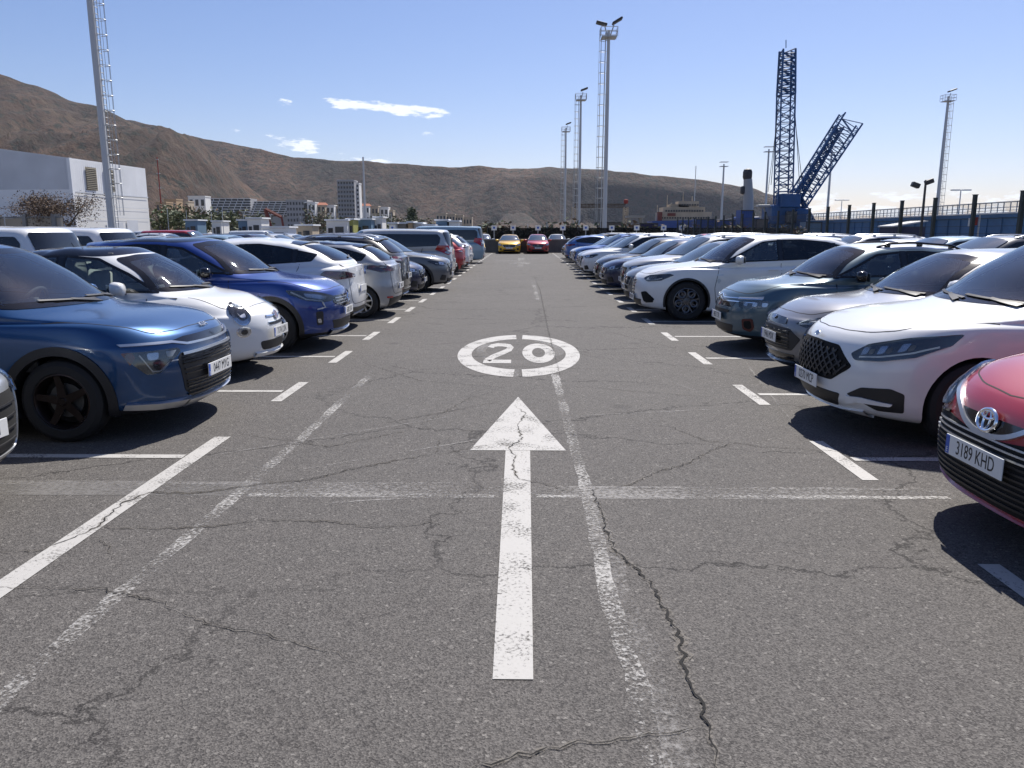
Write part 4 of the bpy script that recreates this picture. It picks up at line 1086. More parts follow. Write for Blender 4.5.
def worn(name,col,lo,hi,scale=40,amount=.9,sc2=3.0):
    """paint rubbed off unevenly: noise decides where the asphalt shows through"""
    m,n,l,p=nt(name); tc=n.new('ShaderNodeTexCoord'); out=n['Material Output']
    a=n.new('ShaderNodeTexNoise'); a.inputs['Scale'].default_value=scale; a.inputs['Detail'].default_value=8; a.inputs['Roughness'].default_value=.72; l.new(tc.outputs['Object'],a.inputs['Vector'])
    b=n.new('ShaderNodeTexNoise'); b.inputs['Scale'].default_value=sc2; b.inputs['Detail'].default_value=5; l.new(tc.outputs['Object'],b.inputs['Vector'])
    ad=n.new('ShaderNodeMath'); ad.operation='MULTIPLY_ADD'; l.new(b.outputs['Fac'],ad.inputs[0]); ad.inputs[1].default_value=.6; l.new(a.outputs['Fac'],ad.inputs[2])
    mr=n.new('ShaderNodeMapRange'); mr.inputs['From Min'].default_value=lo+.3; mr.inputs['From Max'].default_value=hi+.3; mr.inputs['To Max'].default_value=amount; l.new(ad.outputs[0],mr.inputs['Value'])
    cmx=n.new('ShaderNodeMix'); cmx.data_type='RGBA'; cmx.inputs['A'].default_value=(*[c*.78 for c in col],1); cmx.inputs['B'].default_value=(*col,1); l.new(a.outputs['Fac'],cmx.inputs['Factor']); l.new(cmx.outputs['Result'],p.inputs['Base Color'])
    p.inputs['Roughness'].default_value=.7
    tr=n.new('ShaderNodeBsdfTransparent'); ms=n.new('ShaderNodeMixShader'); l.new(mr.outputs[0],ms.inputs[0]); l.new(tr.outputs[0],ms.inputs[1]); l.new(p.outputs[0],ms.inputs[2]); l.new(ms.outputs[0],out.inputs['Surface'])
worn('road_paint',(.45,.435,.41),.30,.46,60,.95,4.0)
worn('road_paint_old',(.46,.445,.42),.48,.64,45,.8,1.6)
worn('road_paint_ghost',(.32,.305,.29),.46,.64,32,.62,1.2)
worn('filler',(.19,.18,.17),.34,.60,30,.75,2.0)
mat('crack_dark',(.010,.009,.008),.95)
worn('crack_edge',(.17,.15,.125),.44,.60,60,.6)
m,n,l,p=nt('dusty_ground'); tc=n.new('ShaderNodeTexCoord'); q=n.new('ShaderNodeTexNoise'); q.inputs['Scale'].default_value=.05; q.inputs['Detail'].default_value=8; l.new(tc.outputs['Object'],q.inputs['Vector'])
mx=n.new('ShaderNodeMix'); mx.data_type='RGBA'; mx.inputs['A'].default_value=(.16,.14,.12,1); mx.inputs['B'].default_value=(.10,.095,.085,1); l.new(q.outputs['Fac'],mx.inputs['Factor']); l.new(mx.outputs['Result'],p.inputs['Base Color']); p.inputs['Roughness'].default_value=.95

def sheet(name,x0,y0,x1,y1,z,m): return tag(mesh(name,[(x0,y0,z),(x1,y0,z),(x1,y1,z),(x0,y1,z)],[(0,1,2,3)],m,None,None,False),kind='structure')
sheet('ground',-4500,-2500,4500,5200,-.004,M_['dusty_ground'])
sheet('parking_lot',-75,-40,30,75,0,M_['asphalt'])

# ------------------------------------------------------------------ road markings and cracks
def flat(name,polys,m,z=.004,parent=None):
    vs=[];fs=[]
    for P in polys:
        k=len(vs); vs+=[(x,y,z) for x,y in P]; fs.append(tuple(range(k,k+len(P))))
    o=mesh(name,vs,fs,m,parent,None,False)
    for pl in o.data.polygons:
        if pl.normal.z<0: pl.flip()
    return tag(o,kind='structure') if parent is None else o
def rect(x0,y0,x1,y1): return [(x0,y0),(x1,y0),(x1,y1),(x0,y1)]
def ribbon(pts,w,jag=0,seed=0,res=.05,taper=True,rough=.35):
    """a strip with ragged edges along pts (ground coordinates)"""
    rnd=random.Random(seed); P=[Vector(p) for p in pts]; out=[P[0]]
    for a,b in zip(P,P[1:]):
        k=max(1,int((b-a).length/res)); e=(b-a).normalized() if (b-a).length>0 else Vector((1,0)); q=Vector((-e.y,e.x))
        for j in range(1,k+1):
            u=j/k; out.append(a+(b-a)*u+(q*(rnd.uniform(-1,1)*jag+math.sin(j*1.7+seed)*jag*.8) if j<k else Vector((0,0))))
    L_=[];n=len(out)
    for i,p in enumerate(out):
        e=(out[min(i+1,n-1)]-out[max(i-1,0)]).normalized(); q=Vector((-e.y,e.x)); ww=w*(1 if not taper else (.35+.65*min(1,min(i,n-1-i)/max(1,n*.25))))*rnd.uniform(1-rough,1+rough)
        L_.append((p+q*ww/2,p-q*ww/2))
    return [[tuple(L_[i][0]),tuple(L_[i][1]),tuple(L_[i+1][1]),tuple(L_[i+1][0])] for i in range(n-1)]
DIV_L=[5.55,7.97,10.28,12.42,14.68,16.80,18.95]; DIV_R=[3.2,5.55,7.88,10.22,12.40,14.55,16.80,19.0]
while DIV_L[-1]<60: DIV_L.append(DIV_L[-1]+2.25)
while DIV_R[-1]<60: DIV_R.append(DIV_R[-1]+2.25)
DIV_L=[-1.5,.9,3.2]+DIV_L
def dashes():
    P=[]
    for y in DIV_L:
        if y==5.55: P.append(rect(-2.52,2.6,-2.39,6.12))
        elif y>5: P.append(rect(-2.50,y-.5,-2.39,y+.5))
        P.append(rect(-7.1,y-.045,-2.53,y+.045))
    for y in DIV_R:
        P.append(rect(2.30,y-.5,2.41,y+.5)); P.append(rect(2.44,y-.045,7.0,y+.045))
    return P
for q in dashes(): flat('bay_line',[q],M_['road_paint'])
for k in range(0,28,1):
    y=-1.5+2.27*k; flat('bay_line',[rect(-11.9,y-.045,-7.3,y+.045)],M_['road_paint'])
# the big arrow
AX=-.035
flat('lane_arrow',[[(AX-.075,2.64),(AX+.078,2.64),(AX+.094,5.74),(AX-.094,5.74)],[(AX-.37,5.745),(AX+.37,5.745),(AX-.01,7.72)]],M_['road_paint'])
flat('distant_lane_arrow',[rect(-.25,38.0,.0,41.5),[(-.75,41.5),(.5,41.5),(-.12,44.5)],rect(-1.6,46,-.2,46.6),rect(-.3,46.7,.1,50.5),rect(.15,49.5,1.3,50.0)],M_['road_paint_old'])
# 20 in an oval
def oval(cx,cy,ax,ay,w,wy,n=72,gap=None):
    P=[]
    for k in range(n):
        a=2*math.pi*k/n; b=2*math.pi*(k+1)/n; 
        q=[(cx+math.cos(a)*ax,cy+math.sin(a)*ay),(cx+math.cos(b)*ax,cy+math.sin(b)*ay),(cx+math.cos(b)*(ax-w),cy+math.sin(b)*(ay-wy)),(cx+math.cos(a)*(ax-w),cy+math.sin(a)*(ay-wy))]
        if gap and any(gap[0]<x<gap[1] for x,_ in q): continue
        P.append(q)
    return P
def stroke(P,w):
    P=[Vector(p) for p in P]; n=len(P); L_=[]
    for i,p in enumerate(P):
        e=(P[min(i+1,n-1)]-P[max(i-1,0)]).normalized(); q=Vector((-e.y,e.x)); L_.append((p+q*w/2,p-q*w/2))
    return [[tuple(L_[i][0]),tuple(L_[i][1]),tuple(L_[i+1][1]),tuple(L_[i+1][0])] for i in range(n-1)]
CX,CY=-.055,10.68
ringP=oval(CX,CY,.84,1.86,.19,.50,96,(-.06,-.035))
two=[(x*1.02,y*3.55) for q in stroke([(-.17,.135),(-.15,.19),(-.08,.215),(0,.215),(.08,.19),(.11,.14),(.09,.07),(.0,-.01),(-.10,-.09),(-.17,-.185)],.095) for x,y in q]
two=[two[i:i+4] for i in range(0,len(two),4)]+[[(-.22,-.245*3.6),(.14,-.245*3.6),(.14,-.17*3.6),(-.22,-.17*3.6)]]
flat('speed_limit_marking',ringP+[[(CX-.235+x,CY-.02+y) for x,y in q] for q in two]+oval(CX+.275,CY+.0,.225,.88,.135,.46,48),M_['road_paint'])
flat('speed_limit_ghost',oval(CX+.02,CY+.25,.62,1.25,.13,.3,48),M_['road_paint_ghost'],.0025)
flat('speed_limit_ghost',[rect(CX-.045,CY-1.84,CX+.01,CY-1.38)],M_['road_paint_ghost'],.003)
# old paint lines rubbed nearly away
flat('old_line',ribbon([(-1.86,1.9),(-1.88,3.0),(-1.84,4.0),(-1.80,6.0),(-1.79,9.2)],.085,.004,3,.1,False,.15),M_['road_paint_old'],.003)
flat('old_line',ribbon([(.44,1.6),(.43,2.6),(.40,3.3),(.42,4.7),(.40,6.5),(.38,9.0)],.085,.004,4,.1,False,.15),M_['road_paint_old'],.003)
flat('old_line',ribbon([(.36,19.2),(.36,22),(.34,26)],.10,.004,5,.2,False,.15),M_['road_paint_old'],.003)
flat('old_line',ribbon([(-7.5,4.90),(-2.6,4.92),(-.3,4.94)],.055,.003,6,.1,False,.15),M_['road_paint_ghost'],.003)
flat('filled_trench',[rect(-9,4.68,-1.75,4.97)],M_['filler'],.002)
flat('filled_trench',[rect(-1.75,4.66,2.75,4.90)],M_['road_paint_ghost'],.002)
flat('old_line',ribbon([(-1.75,4.70),(-.18,4.70)],.07,.003,7,.1,False,.15),M_['road_paint_old'],.003)
flat('old_line',ribbon([(.09,4.70),(.36,4.70)],.05,.003,8,.1,False,.3),M_['road_paint_old'],.003)
flat('old_line',ribbon([(.5,4.72),(1.2,4.72),(2.7,4.70)],.055,.003,9,.1,False,.15),M_['road_paint_old'],.003)
flat('old_line',ribbon([(.5,4.88),(1.6,4.87),(2.72,4.86)],.03,.003,10,.1,False,.15),M_['road_paint_ghost'],.003)
flat('filler_strip',ribbon([(.52,1.8),(.50,3.0),(.44,4.0),(.42,4.7)],.10,.01,11,.15,False,.3),M_['road_paint_ghost'],.0015)
for a,b in (((210,456),(455,416)),((560,417),(720,409)),((300,470),(500,436)),((735,349),(790,420)),((560,366),(620,372)),((705,395),(660,377)),((415,498),(300,505))):
    flat('scratch',ribbon([gp(*a),gp(*b)],.022,.004,a[0],.1,True,.4),M_['road_paint_ghost'],.003)
CR=[(.017,[(722,775),(712,745),(706,722),(700,700),(690,684),(684,668),(682,640),(672,622),(662,608),(657,592),(644,577),(632,566),(615,551),(606,532),(603,516),(598,503),(592,490)]),
 (.009,[(704,727),(668,735),(640,737),(600,744),(568,746),(540,752),(500,763),(452,772)]),
 (.009,[(592,491),(572,493),(545,484),(520,480),(512,470),(515,458),(509,448),(522,440),(518,425),(526,414),(514,406)]),
 (.010,[(600,491),(630,485),(655,473),(690,463),(712,450),(735,443),(760,447),(800,449),(850,453)]),
 (.007,[(735,443),(710,442),(690,435),(672,427),(640,424)]),
 (.011,[(-20,552),(10,553),(45,550),(70,540),(97,528),(120,505),(150,493),(190,494),(230,489),(262,484),(310,480),(345,471),(400,460),(436,454),(440,440)]),
 (.008,[(97,528),(160,529),(215,527),(262,520),(330,522),(372,528),(420,525),(446,517)]),
 (.007,[(0,588),(40,588),(100,589),(130,596),(160,602),(196,620),(225,628),(262,634),(300,645),(330,652),(356,662)]),
 (.006,[(100,540),(110,548),(112,560)]),
 (.006,[(440,455),(470,448),(500,444)]),(.006,[(420,425),(445,412),(470,398),(500,391)]),(.007,[(240,434),(330,447),(420,428)]),
 (.010,[(560,375),(553,350),(547,325),(543,305),(540,290),(534,276)]),
 (.006,[(500,402),(440,413),(380,424)]),(.006,[(560,385),(640,392),(720,398)]),(.006,[(400,372),(470,366),(560,368),(640,372)]),
 (.006,[(430,345),(470,342),(540,346)]),(.007,[(360,362),(420,381),(505,388)]),(.006,[(600,330),(660,345),(690,352)]),(.007,[(380,318),(450,326),(560,320),(620,326)]),
 (.008,[(400,300),(470,303),(560,299),(615,303)]),(.008,[(420,288),(480,290),(540,286),(600,290)])]
for k,(w,P) in enumerate(CR):
    G_=[gp(*q) for q in P]
    flat('crack_rim',ribbon(G_,w*2.6,.010,k,.03,True,.5),M_['crack_edge'],.0055)
    flat('crack',ribbon(G_,w*.55,.010,k,.03,True,.8),M_['crack_dark'],.007)
# ------------------------------------------------------------------ hills
def fbm(x,y,z=0,o=5): return noise.fractal(Vector((x,y,z)),1.0,2.1,o)
def hill_mat():
    m,n,l,p=nt('hillside'); tc=n.new('ShaderNodeTexCoord'); P_=tc.outputs['Object']
    def N(sc,d=8,r=.6):
        q=n.new('ShaderNodeTexNoise'); q.inputs['Scale'].default_value=sc; q.inputs['Detail'].default_value=d; q.inputs['Roughness'].default_value=r; l.new(P_,q.inputs['Vector']); return q.outputs['Fac']
    cr=n.new('ShaderNodeValToRGB'); l.new(N(.0045),cr.inputs[0]); e=cr.color_ramp.elements; e[0].position=.32; e[0].color=(.018,.012,.008,1); e[1].position=.68; e[1].color=(.105,.056,.030,1)  # broad dark patches in the colour also carry cloud shadow and cliff shade
    q=cr.color_ramp.elements.new(.5); q.color=(.062,.034,.019,1)
    mr=n.new('ShaderNodeMapRange'); mr.inputs['From Min'].default_value=.50; mr.inputs['From Max'].default_value=.60; l.new(N(.07,6,.7),mr.inputs['Value'])
    mx=n.new('ShaderNodeMix'); mx.data_type='RGBA'; l.new(mr.outputs[0],mx.inputs['Factor']); l.new(cr.outputs[0],mx.inputs['A']); mx.inputs['B'].default_value=(.014,.016,.008,1)
    m2=n.new('ShaderNodeMapRange'); m2.inputs['From Min'].default_value=.56; m2.inputs['From Max'].default_value=.64; m2.inputs['To Max'].default_value=.6; l.new(N(.022,9,.7),m2.inputs['Value'])
    m3=n.new('ShaderNodeMix'); m3.data_type='RGBA'; l.new(m2.outputs[0],m3.inputs['Factor']); l.new(mx.outputs['Result'],m3.inputs['A']); m3.inputs['B'].default_value=(.10,.068,.042,1)
    l.new(m3.outputs['Result'],p.inputs['Base Color']); p.inputs['Roughness'].default_value=.95
    bu=n.new('ShaderNodeBump'); bu.inputs['Strength'].default_value=1; bu.inputs['Distance'].default_value=14; l.new(N(.05,10,.7),bu.inputs['Height']); l.new(bu.outputs[0],p.inputs['Normal'])
hill_mat()
def hill(name,prof,Yr,Y0,seed,depth,back=700,steep=False):
    """a ridge whose skyline passes through prof [(u,v)...] at Yr metres, falling to Y0 in front"""
    def ridge(a):   # a = x/y slope
        u=523+a*F_PX
        if u<=prof[0][0]: v=prof[0][1]+(prof[0][0]-u)*prof[0][2]
        elif u>=prof[-1][0]: v=prof[-1][1]+(u-prof[-1][0])*prof[-1][2]
        else:
            for p,q in zip(prof,prof[1:]):
                if u<=q[0]: t=(u-p[0])/(q[0]-p[0]); v=p[1]+(q[1]-p[1])*t; break
        return max(-20,(232-v)/F_PX*Yr*1.0)
    a0,a1=-1.35,.62; na=420; ys=[Y0+(Yr-Y0)*k/64 for k in range(65)]+[Yr+back*k/8 for k in range(1,9)]
    vs=[];fs=[]
    for i in range(na+1):
        a=a0+(a1-a0)*i/na; hr=ridge(a)
        for j,Y in enumerate(ys):
            t=min(1,(Y-Y0)/(Yr-Y0)); x=a*Y
            if steep:
                u_=523+a*F_PX; k_=min(1,max(0,(u_-430)/170)); ts=.35+.44*k_; tt=max(0,(t-ts)/(1-ts)); br=.6; q_=.80*k_+.62*(1-k_)
                fr_=(tt/br*q_ if tt<br else q_+(1-q_)*(tt-br)/(1-br))
                base=hr*fr_ if Y<=Yr else hr*(1-.35*(Y-Yr)/back)
            else: base=hr*(t**1.35)*(.85+.15*t) if Y<=Yr else hr*(1-.35*(Y-Yr)/back)
            g=fbm(x*.0042+seed,Y*.0011,seed,6); g2=1-abs(fbm(x*.008+seed*2,Y*.0022,seed+5,5))*1.6
            amp=depth*math.sin(math.pi*min(t,1))**.8*((.30 if a>.1 else .6) if steep else 1)*min(1,max(0,hr)/120)
            h=base+amp*(g*.9+ (g2-.6)*.5)+fbm(x*.02,Y*.02,seed,4)*3*t*min(1,max(0,hr)/60)
            vs.append((x,Y,max(h,-22)))
    n=len(ys)
    for i in range(na):
        for j in range(n-1): k=i*n+j; fs.append((k,k+n,k+n+1,k+1))
    return tag(mesh(name,vs,fs,M_['hillside'],None,None,True,80),kind='structure')
hill('mountain',[(-400,60,-.05),(0,78),(30,85),(60,95),(88,107),(112,112),(135,123),(160,134),(190,152),(230,176),(270,200),(300,214),(340,228,.15)],1500,760,2.3,100)
hill('distant_ridge',[(60,120,.1),(150,127),(165,130),(200,140),(240,147),(262,152),(300,160),(345,164),(375,165),(400,166),(450,170),(480,169),(520,171),(550,170),(600,172),(640,177),(700,183),(745,190),(770,197),(790,207),(803,216),(812,229,.1)],2200,1700,7.7,110,steep=True)

# ------------------------------------------------------------------ buildings
mat('white_wall',(.78,.77,.74),.8,var=(.05,.15)); mat('grey_and_shade_clad',(.66,.68,.71),.6,var=(.2,.12)); mat('white_clad',(.82,.83,.84),.55,var=(.3,.08)); mat('ochre_wall',(.42,.29,.17),.85); mat('sand_wall',(.46,.38,.28),.85,var=(.3,.2))
mat('window_dark',(.03,.035,.045),.2); mat('roof_tile',(.30,.10,.05),.85); mat('concrete',(.30,.285,.26),.85,var=(.5,.25)); mat('pole_grey',(.50,.51,.52),.5,.2); mat('galvanised',(.42,.43,.44),.45,.4)
mat('crane_blue',(.012,.075,.21),.5,var=(.6,.3)); mat('pale_blue',(.13,.22,.32),.6,var=(.2,.2)); mat('fence_green',(.022,.030,.028),.6); mat('dull_red',(.16,.04,.03),.7); mat('rust_red',(.30,.04,.025),.7); mat('walk_blue',(.045,.15,.32),.6,var=(.2,.25)); mat('bright_blue',(.015,.06,.25),.5)
mat('louvre',(.16,.14,.10),.7); mat('crane_grey',(.30,.31,.32),.5); mat('dark_metal',(.03,.03,.033),.5); mat('navy',(.012,.012,.06),.6); mat('tower_wall',(.33,.33,.34),.8); mat('yellow',(.34,.34,.10),.6); mat('sign_blue',(.03,.10,.40),.5)
mat('stone_wall',(.16,.145,.13),.9,var=(1.5,.3)); mat('bark',(.10,.075,.055),.9); mat('leaf_a',(.055,.075,.03),.7); mat('leaf_b',(.09,.10,.045),.7); mat('twig',(.13,.085,.055),.85)
def part(mb,name,m,root,smooth=False): return mb.build(name,M_[m] if isinstance(m,str) else [M_[q] for q in m],root,smooth)
def wbox(mb,c,e1,L,W,z0,z1,mi=0,off=(0,0)):
    """box on the ground plan starting at c, along e1 by L and to its left by W"""
    e1=Vector((e1[0],e1[1],0)).normalized(); e2=Vector((-e1.y,e1.x,0)); c=Vector((c[0],c[1],0))+e1*off[0]+e2*off[1]
    q=[c,c+e1*L,c+e1*L+e2*W,c+e2*W]; vs=[v+Vector((0,0,z0)) for v in q]+[v+Vector((0,0,z1)) for v in q]
    mb.add(vs,[(3,2,1,0),(4,5,6,7),(0,1,5,4),(1,2,6,5),(2,3,7,6),(3,0,4,7)],mi)
# the warehouse: lit long wall, gable with its shade painted in as grey
A0=at(73,200,120); A0.z=0; e=Vector((.10,.995,0)).normalized(); f=Vector((-e.y,e.x,0))
wh=empty('warehouse',A0); tag(wh,'white metal clad warehouse with a grey shaded gable and two louvred windows','warehouse')
def wp(s,t,z): return e*s+f*t+Vector((0,0,z))
mb=MB(); Wd=23.;Ls=20.;hE=12.6;hR=14.1
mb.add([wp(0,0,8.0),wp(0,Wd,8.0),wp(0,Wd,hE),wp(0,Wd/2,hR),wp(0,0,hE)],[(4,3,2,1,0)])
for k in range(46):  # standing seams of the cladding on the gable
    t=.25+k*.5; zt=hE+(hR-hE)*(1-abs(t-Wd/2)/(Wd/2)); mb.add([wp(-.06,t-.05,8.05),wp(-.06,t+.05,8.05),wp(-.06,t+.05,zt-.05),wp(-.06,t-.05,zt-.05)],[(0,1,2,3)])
o=part(mb,'gable_wall','grey_and_shade_clad',wh)  # cladding greyed so that its colour carries the gable's shade
mb=MB(); mb.add([wp(0,0,0),wp(0,Wd,0),wp(0,Wd,8),wp(0,0,8)],[(3,2,1,0)]); part(mb,'lower_gable_wall','white_clad',wh)
mb=MB(); mb.add([wp(0,0,7.6),wp(Ls,0,7.6),wp(Ls,0,hE),wp(0,0,hE)],[(0,1,2,3)]); 
for k in range(34): s_=.4+k*.5; mb.add([wp(s_-.04,-.05,7.6),wp(s_+.04,-.05,7.6),wp(s_+.04,-.05,hE),wp(s_-.04,-.05,hE)],[(0,1,2,3)])
part(mb,'side_wall','white_clad',wh)
mb=MB(); mb.add([wp(0,0,0),wp(Ls,0,0),wp(Ls,0,7.5),wp(0,0,7.5)],[(0,1,2,3)]); mb.add([wp(Ls,0,0),wp(Ls,Wd,0),wp(Ls,Wd,hE),wp(Ls,Wd/2,hR),wp(Ls,0,hE)],[(0,1,2,3,4)]); mb.add([wp(Ls,Wd,0),wp(0,Wd,0),wp(0,Wd,hE),wp(Ls,Wd,hE)],[(0,1,2,3)]); part(mb,'lower_side_wall','white_wall',wh)
mb=MB(); mb.add([wp(.1,.1,hE-.5),wp(Ls-.1,.1,hE-.5),wp(Ls-.1,Wd-.1,hE-.5),wp(.1,Wd-.1,hE-.5)],[(0,1,2,3)]); part(mb,'roof','white_clad',wh)
for s_ in (3.5,8.1): 
    mb=MB()
    c0=wp(s_,-.1,7.9); mb.add([wp(s_,-.12,8.1),wp(s_+2.6,-.12,8.1),wp(s_+2.6,-.12,11.6),wp(s_,-.12,11.6)],[(0,1,2,3)])
    for k in range(12): z=8.25+k*.28; mb.add([wp(s_,-.2,z),wp(s_+2.6,-.2,z),wp(s_+2.6,-.13,z+.16),wp(s_,-.13,z+.16)],[(0,1,2,3)])
    part(mb,'louvre_window','louvre',wh)
mb=MB(); mb.add([wp(7.5,-.1,0),wp(12,-.1,0),wp(12,-.1,3.2),wp(7.5,-.1,3.2)],[(0,1,2,3)]); mb.add([wp(13,-.1,0),wp(16.2,-.1,0),wp(16.2,-.1,3.6),wp(13,-.1,3.6)],[(0,1,2,3)]); part(mb,'roller_door','grey_and_shade_clad',wh)
mb=MB(); mb.box(wp(-.1,-.1,hE/2),(.5,.5,hE),0,math.atan2(e.y,e.x)); part(mb,'corner_downpipe','white_clad',wh)
mb=MB()
for z_,w_ in((7.55,.18),(5.6,.1),(3.9,.1)): mb.add([wp(0,-.13,z_),wp(Ls,-.13,z_),wp(Ls,-.13,z_+w_),wp(0,-.13,z_+w_)],[(0,1,2,3)])
part(mb,'wall_ledge','grey_and_shade_clad',wh)

def block(name,u0,u1,vtop,Y,label,cat='building',m='white_wall',floors=5,bays=8,depth=14,group=None,roof=None,z0=-1,balcony=False):
    a=at(u0,vtop,Y); b=at(u1,vtop,Y); W=b.x-a.x; z1=a.z; r=empty(name,((a.x+b.x)/2,Y,0)); tag(r,label,cat,group)
    mb=MB(); mb.box((0,depth/2,(z0+z1)/2),(W,depth,z1-z0)); part(mb,'wall',m,r)
    if roof:
        mb=MB(); hw=W/2+.4; mb.add([(-hw,-.5,z1),(hw,-.5,z1),(hw,depth+.5,z1),(-hw,depth+.5,z1),(-hw+1,depth/2,z1+2),(hw-1,depth/2,z1+2)],[(0,1,5,4),(2,3,4,5),(1,2,5),(3,0,4)]); part(mb,'roof',roof,r)
    else:
        mb=MB(); mb.box((0,depth/2,z1+.4),(W+.4,depth+.4,.8)); part(mb,'parapet',m,r)
    fh=(z1-max(z0,0))/floors; bw=W/bays; mb=MB(); mb.box((0,0,0),(bw*.55,.2,fh*.5)); w0=part(mb,'window','window_dark',r)
    for i in range(floors):
        for j in range(bays):
            o=w0 if i==j==0 else w0.copy()
            if o is not w0: C.objects.link(o); o.parent=r
            o.location=(-W/2+bw*(j+.5),-.02,max(z0,0)+fh*(i+.55))
    if balcony:
        for i in range(1,floors+1): mb=MB(); mb.box((0,-.7,max(z0,0)+fh*i-.1),(W,1.4,.5)); part(mb,'balcony',m,r)
    return r
# tall tower block
block('tower_block',337,354,181,560,'tall grey tower block standing alone on the left below the hills','tower',m='tower_wall',floors=12,bays=6,depth=12,balcony=True)
block('tower_block_annex',355,359,184,568,'narrow white stair tower right behind the tall grey tower block','tower',m='white_wall',floors=12,bays=1,depth=8)
# stepped hotel
def hotel(u0,u1,v0,v1,Y,label,floors=7,slope=.35):
    a=at(u0,v0,Y); b=at(u1,v0,Y); zb=at(u0,v1,Y).z; W=b.x-a.x; z1=a.z; r=empty('hotel',((a.x+b.x)/2,Y,0)); tag(r,label,'hotel'); fh=(z1-zb)/floors
    mb=MB(); mw=MB(); ms=MB()
    for i in range(floors):
        y=i*fh*slope*2; w=W-i*fh*slope*1.2; z=zb+i*fh; mb.box((0,y+8,z+fh/2),(w,16,fh)); mw.box((0,y-.05,z+fh*.5),(w*.97,.2,fh*.55)); ms.box((0,y-.9,z+fh-.15),(w+.6,1.9,.35))
        for j in range(int(w/5)): ms.box((-w/2+2.5+j*5,y-.7,z+fh/2),(.35,1.6,fh))
    mb.box((0,9,zb/2-2),(W,18,zb+4)); part(mb,'wall','tower_wall',r); part(mw,'window','window_dark',r); part(ms,'balcony','white_wall',r)
hotel(203,250,198,217,640,'pale curved hotel with horizontal balcony lines beside the brown bare hill foot')
hotel(248,290,201,217,620,'long grey hotel with rows of balconies between the curved hotel and sloping glass block')
block('apartment_block',286,307,201,600,'blue grey apartment block with steep vertical bays at the end of the hotels',m='tower_wall',floors=6,bays=7,depth=16)
hs=[(304,315,203),(313,325,205),(322,334,206),(331,339,207),(360,369,206),(368,378,207),(376,388,208),(386,393,211)]
for k,(a,b,v) in enumerate(hs): block('terraced_house',a,b,v,600+k*6,['white','sand coloured'][k%2]+' terraced house, number %s from the left in the town below the ridge'%['one','two','three','four','five','six','seven','eight'][k],'house',m=['white_wall','sand_wall'][k%2],floors=3,bays=3,depth=10,roof='roof_tile' if k in(1,4) else None,group='houses of the hill town')
for k,(a,b,v) in enumerate([(436,446,214),(446,455,215),(455,463,216),(463,472,218)]): block('sand_house',a,b,v,640+k*5,'ochre flat roofed house on the bare slope, %s of four'%['leftmost','second','third','rightmost'][k],'house',m='sand_wall',floors=2,bays=3,depth=9,group='ochre houses on the slope')
for k,(a,b,v,mm) in enumerate([(156,166,203,'ochre_wall'),(164,176,200,'ochre_wall'),(176,188,202,'sand_wall'),(188,205,197,'white_wall')]): block('hill_house',a,b,v,500+k*20,['low ochre house directly right of the warehouse','taller ochre house behind the red and white mast','sand coloured house between the ochre house and white villa','wide white villa at the left end of the hotels'][k],'house',m=mm,floors=3,bays=3,depth=10)

# ------------------------------------------------------------------ trees
def tree(name,x,y,h,w,label,kind='round',seed=0,group=None,m=('leaf_a','leaf_b'),z0=.3,n=900,leaf=.16):
    rnd=random.Random(seed); r=empty(name,(x,y,0)); tag(r,label,'tree',group)
    t=MB(); trunk=h*z0; tr=max(.06,w*.035); cl=[]
    t.tube([(0,0,-.1),(rnd.uniform(-.1,.1),0,trunk*.6),(rnd.uniform(-.15,.15)*w*.3,0,trunk)],[tr*1.4,tr,tr*.85],8)
    nb=9 if kind!='column' else 5
    for k in range(nb):
        a=2*math.pi*k/nb+rnd.uniform(-.3,.3); rr=w*.5*rnd.uniform(.45,.95)*(.35 if kind=='column' else 1); hh=trunk+(h-trunk)*rnd.uniform(.35,.95)
        if kind=='flat': hh=h*rnd.uniform(.80,.97)
        p0=Vector((0,0,trunk*rnd.uniform(.8,1))); p2=Vector((math.cos(a)*rr,math.sin(a)*rr,hh)); p1=p0.lerp(p2,.5)+Vector((0,0,(-.06 if kind=='flat' else .08)*h))
        t.tube([p0,p1,p2],[tr*.6,tr*.35,tr*.12],5)
        for q in range(3):
            e_=p1.lerp(p2,rnd.uniform(.3,1)); d=Vector((rnd.uniform(-1,1),rnd.uniform(-1,1),rnd.uniform(-.1,.6)))*w*.16; t.tube([e_,e_+d],[tr*.2,tr*.06],4); cl.append(e_+d)
        cl.append(p2); cl.append(p1)
    part(t,'trunk','bark',r,True)
    c=MB()
    for i in range(n):
        q=rnd.choice(cl); s_=w*(.13 if kind!='flat' else .11)
        p=q+Vector((rnd.gauss(0,1)*s_,rnd.gauss(0,1)*s_,rnd.gauss(0,1)*s_*(.45 if kind=='flat' else .8)))
        if p.z<trunk*.55: continue
        u=Vector((rnd.uniform(-1,1),rnd.uniform(-1,1),rnd.uniform(-.6,.6))).normalized()*leaf*rnd.uniform(.6,1.5); v=u.cross(Vector((rnd.uniform(-1,1),rnd.uniform(-1,1),rnd.uniform(-1,1)))).normalized()*leaf*rnd.uniform(.25,.7)
        c.add([p-u,p+v,p+u,p-v],[(0,1,2,3)],rnd.randint(0,len(m)-1))
    part(c,'crown',list(m),r)
    return r
p=at(57,225,62); tree('bare_tree',p.x,62,4.3,5.6,'brown wide crowned bare tree in front of the warehouse and beige wall','flat',3,m=('twig','bark','twig'),z0=.35,n=7000,leaf=.075)
p=at(30,225,66); tree('bare_tree',p.x,67,3.9,3.6,'smaller brown scrubby tree at the left edge of the wide crowned one','flat',5,m=('twig','bark'),z0=.35,n=3500,leaf=.07)
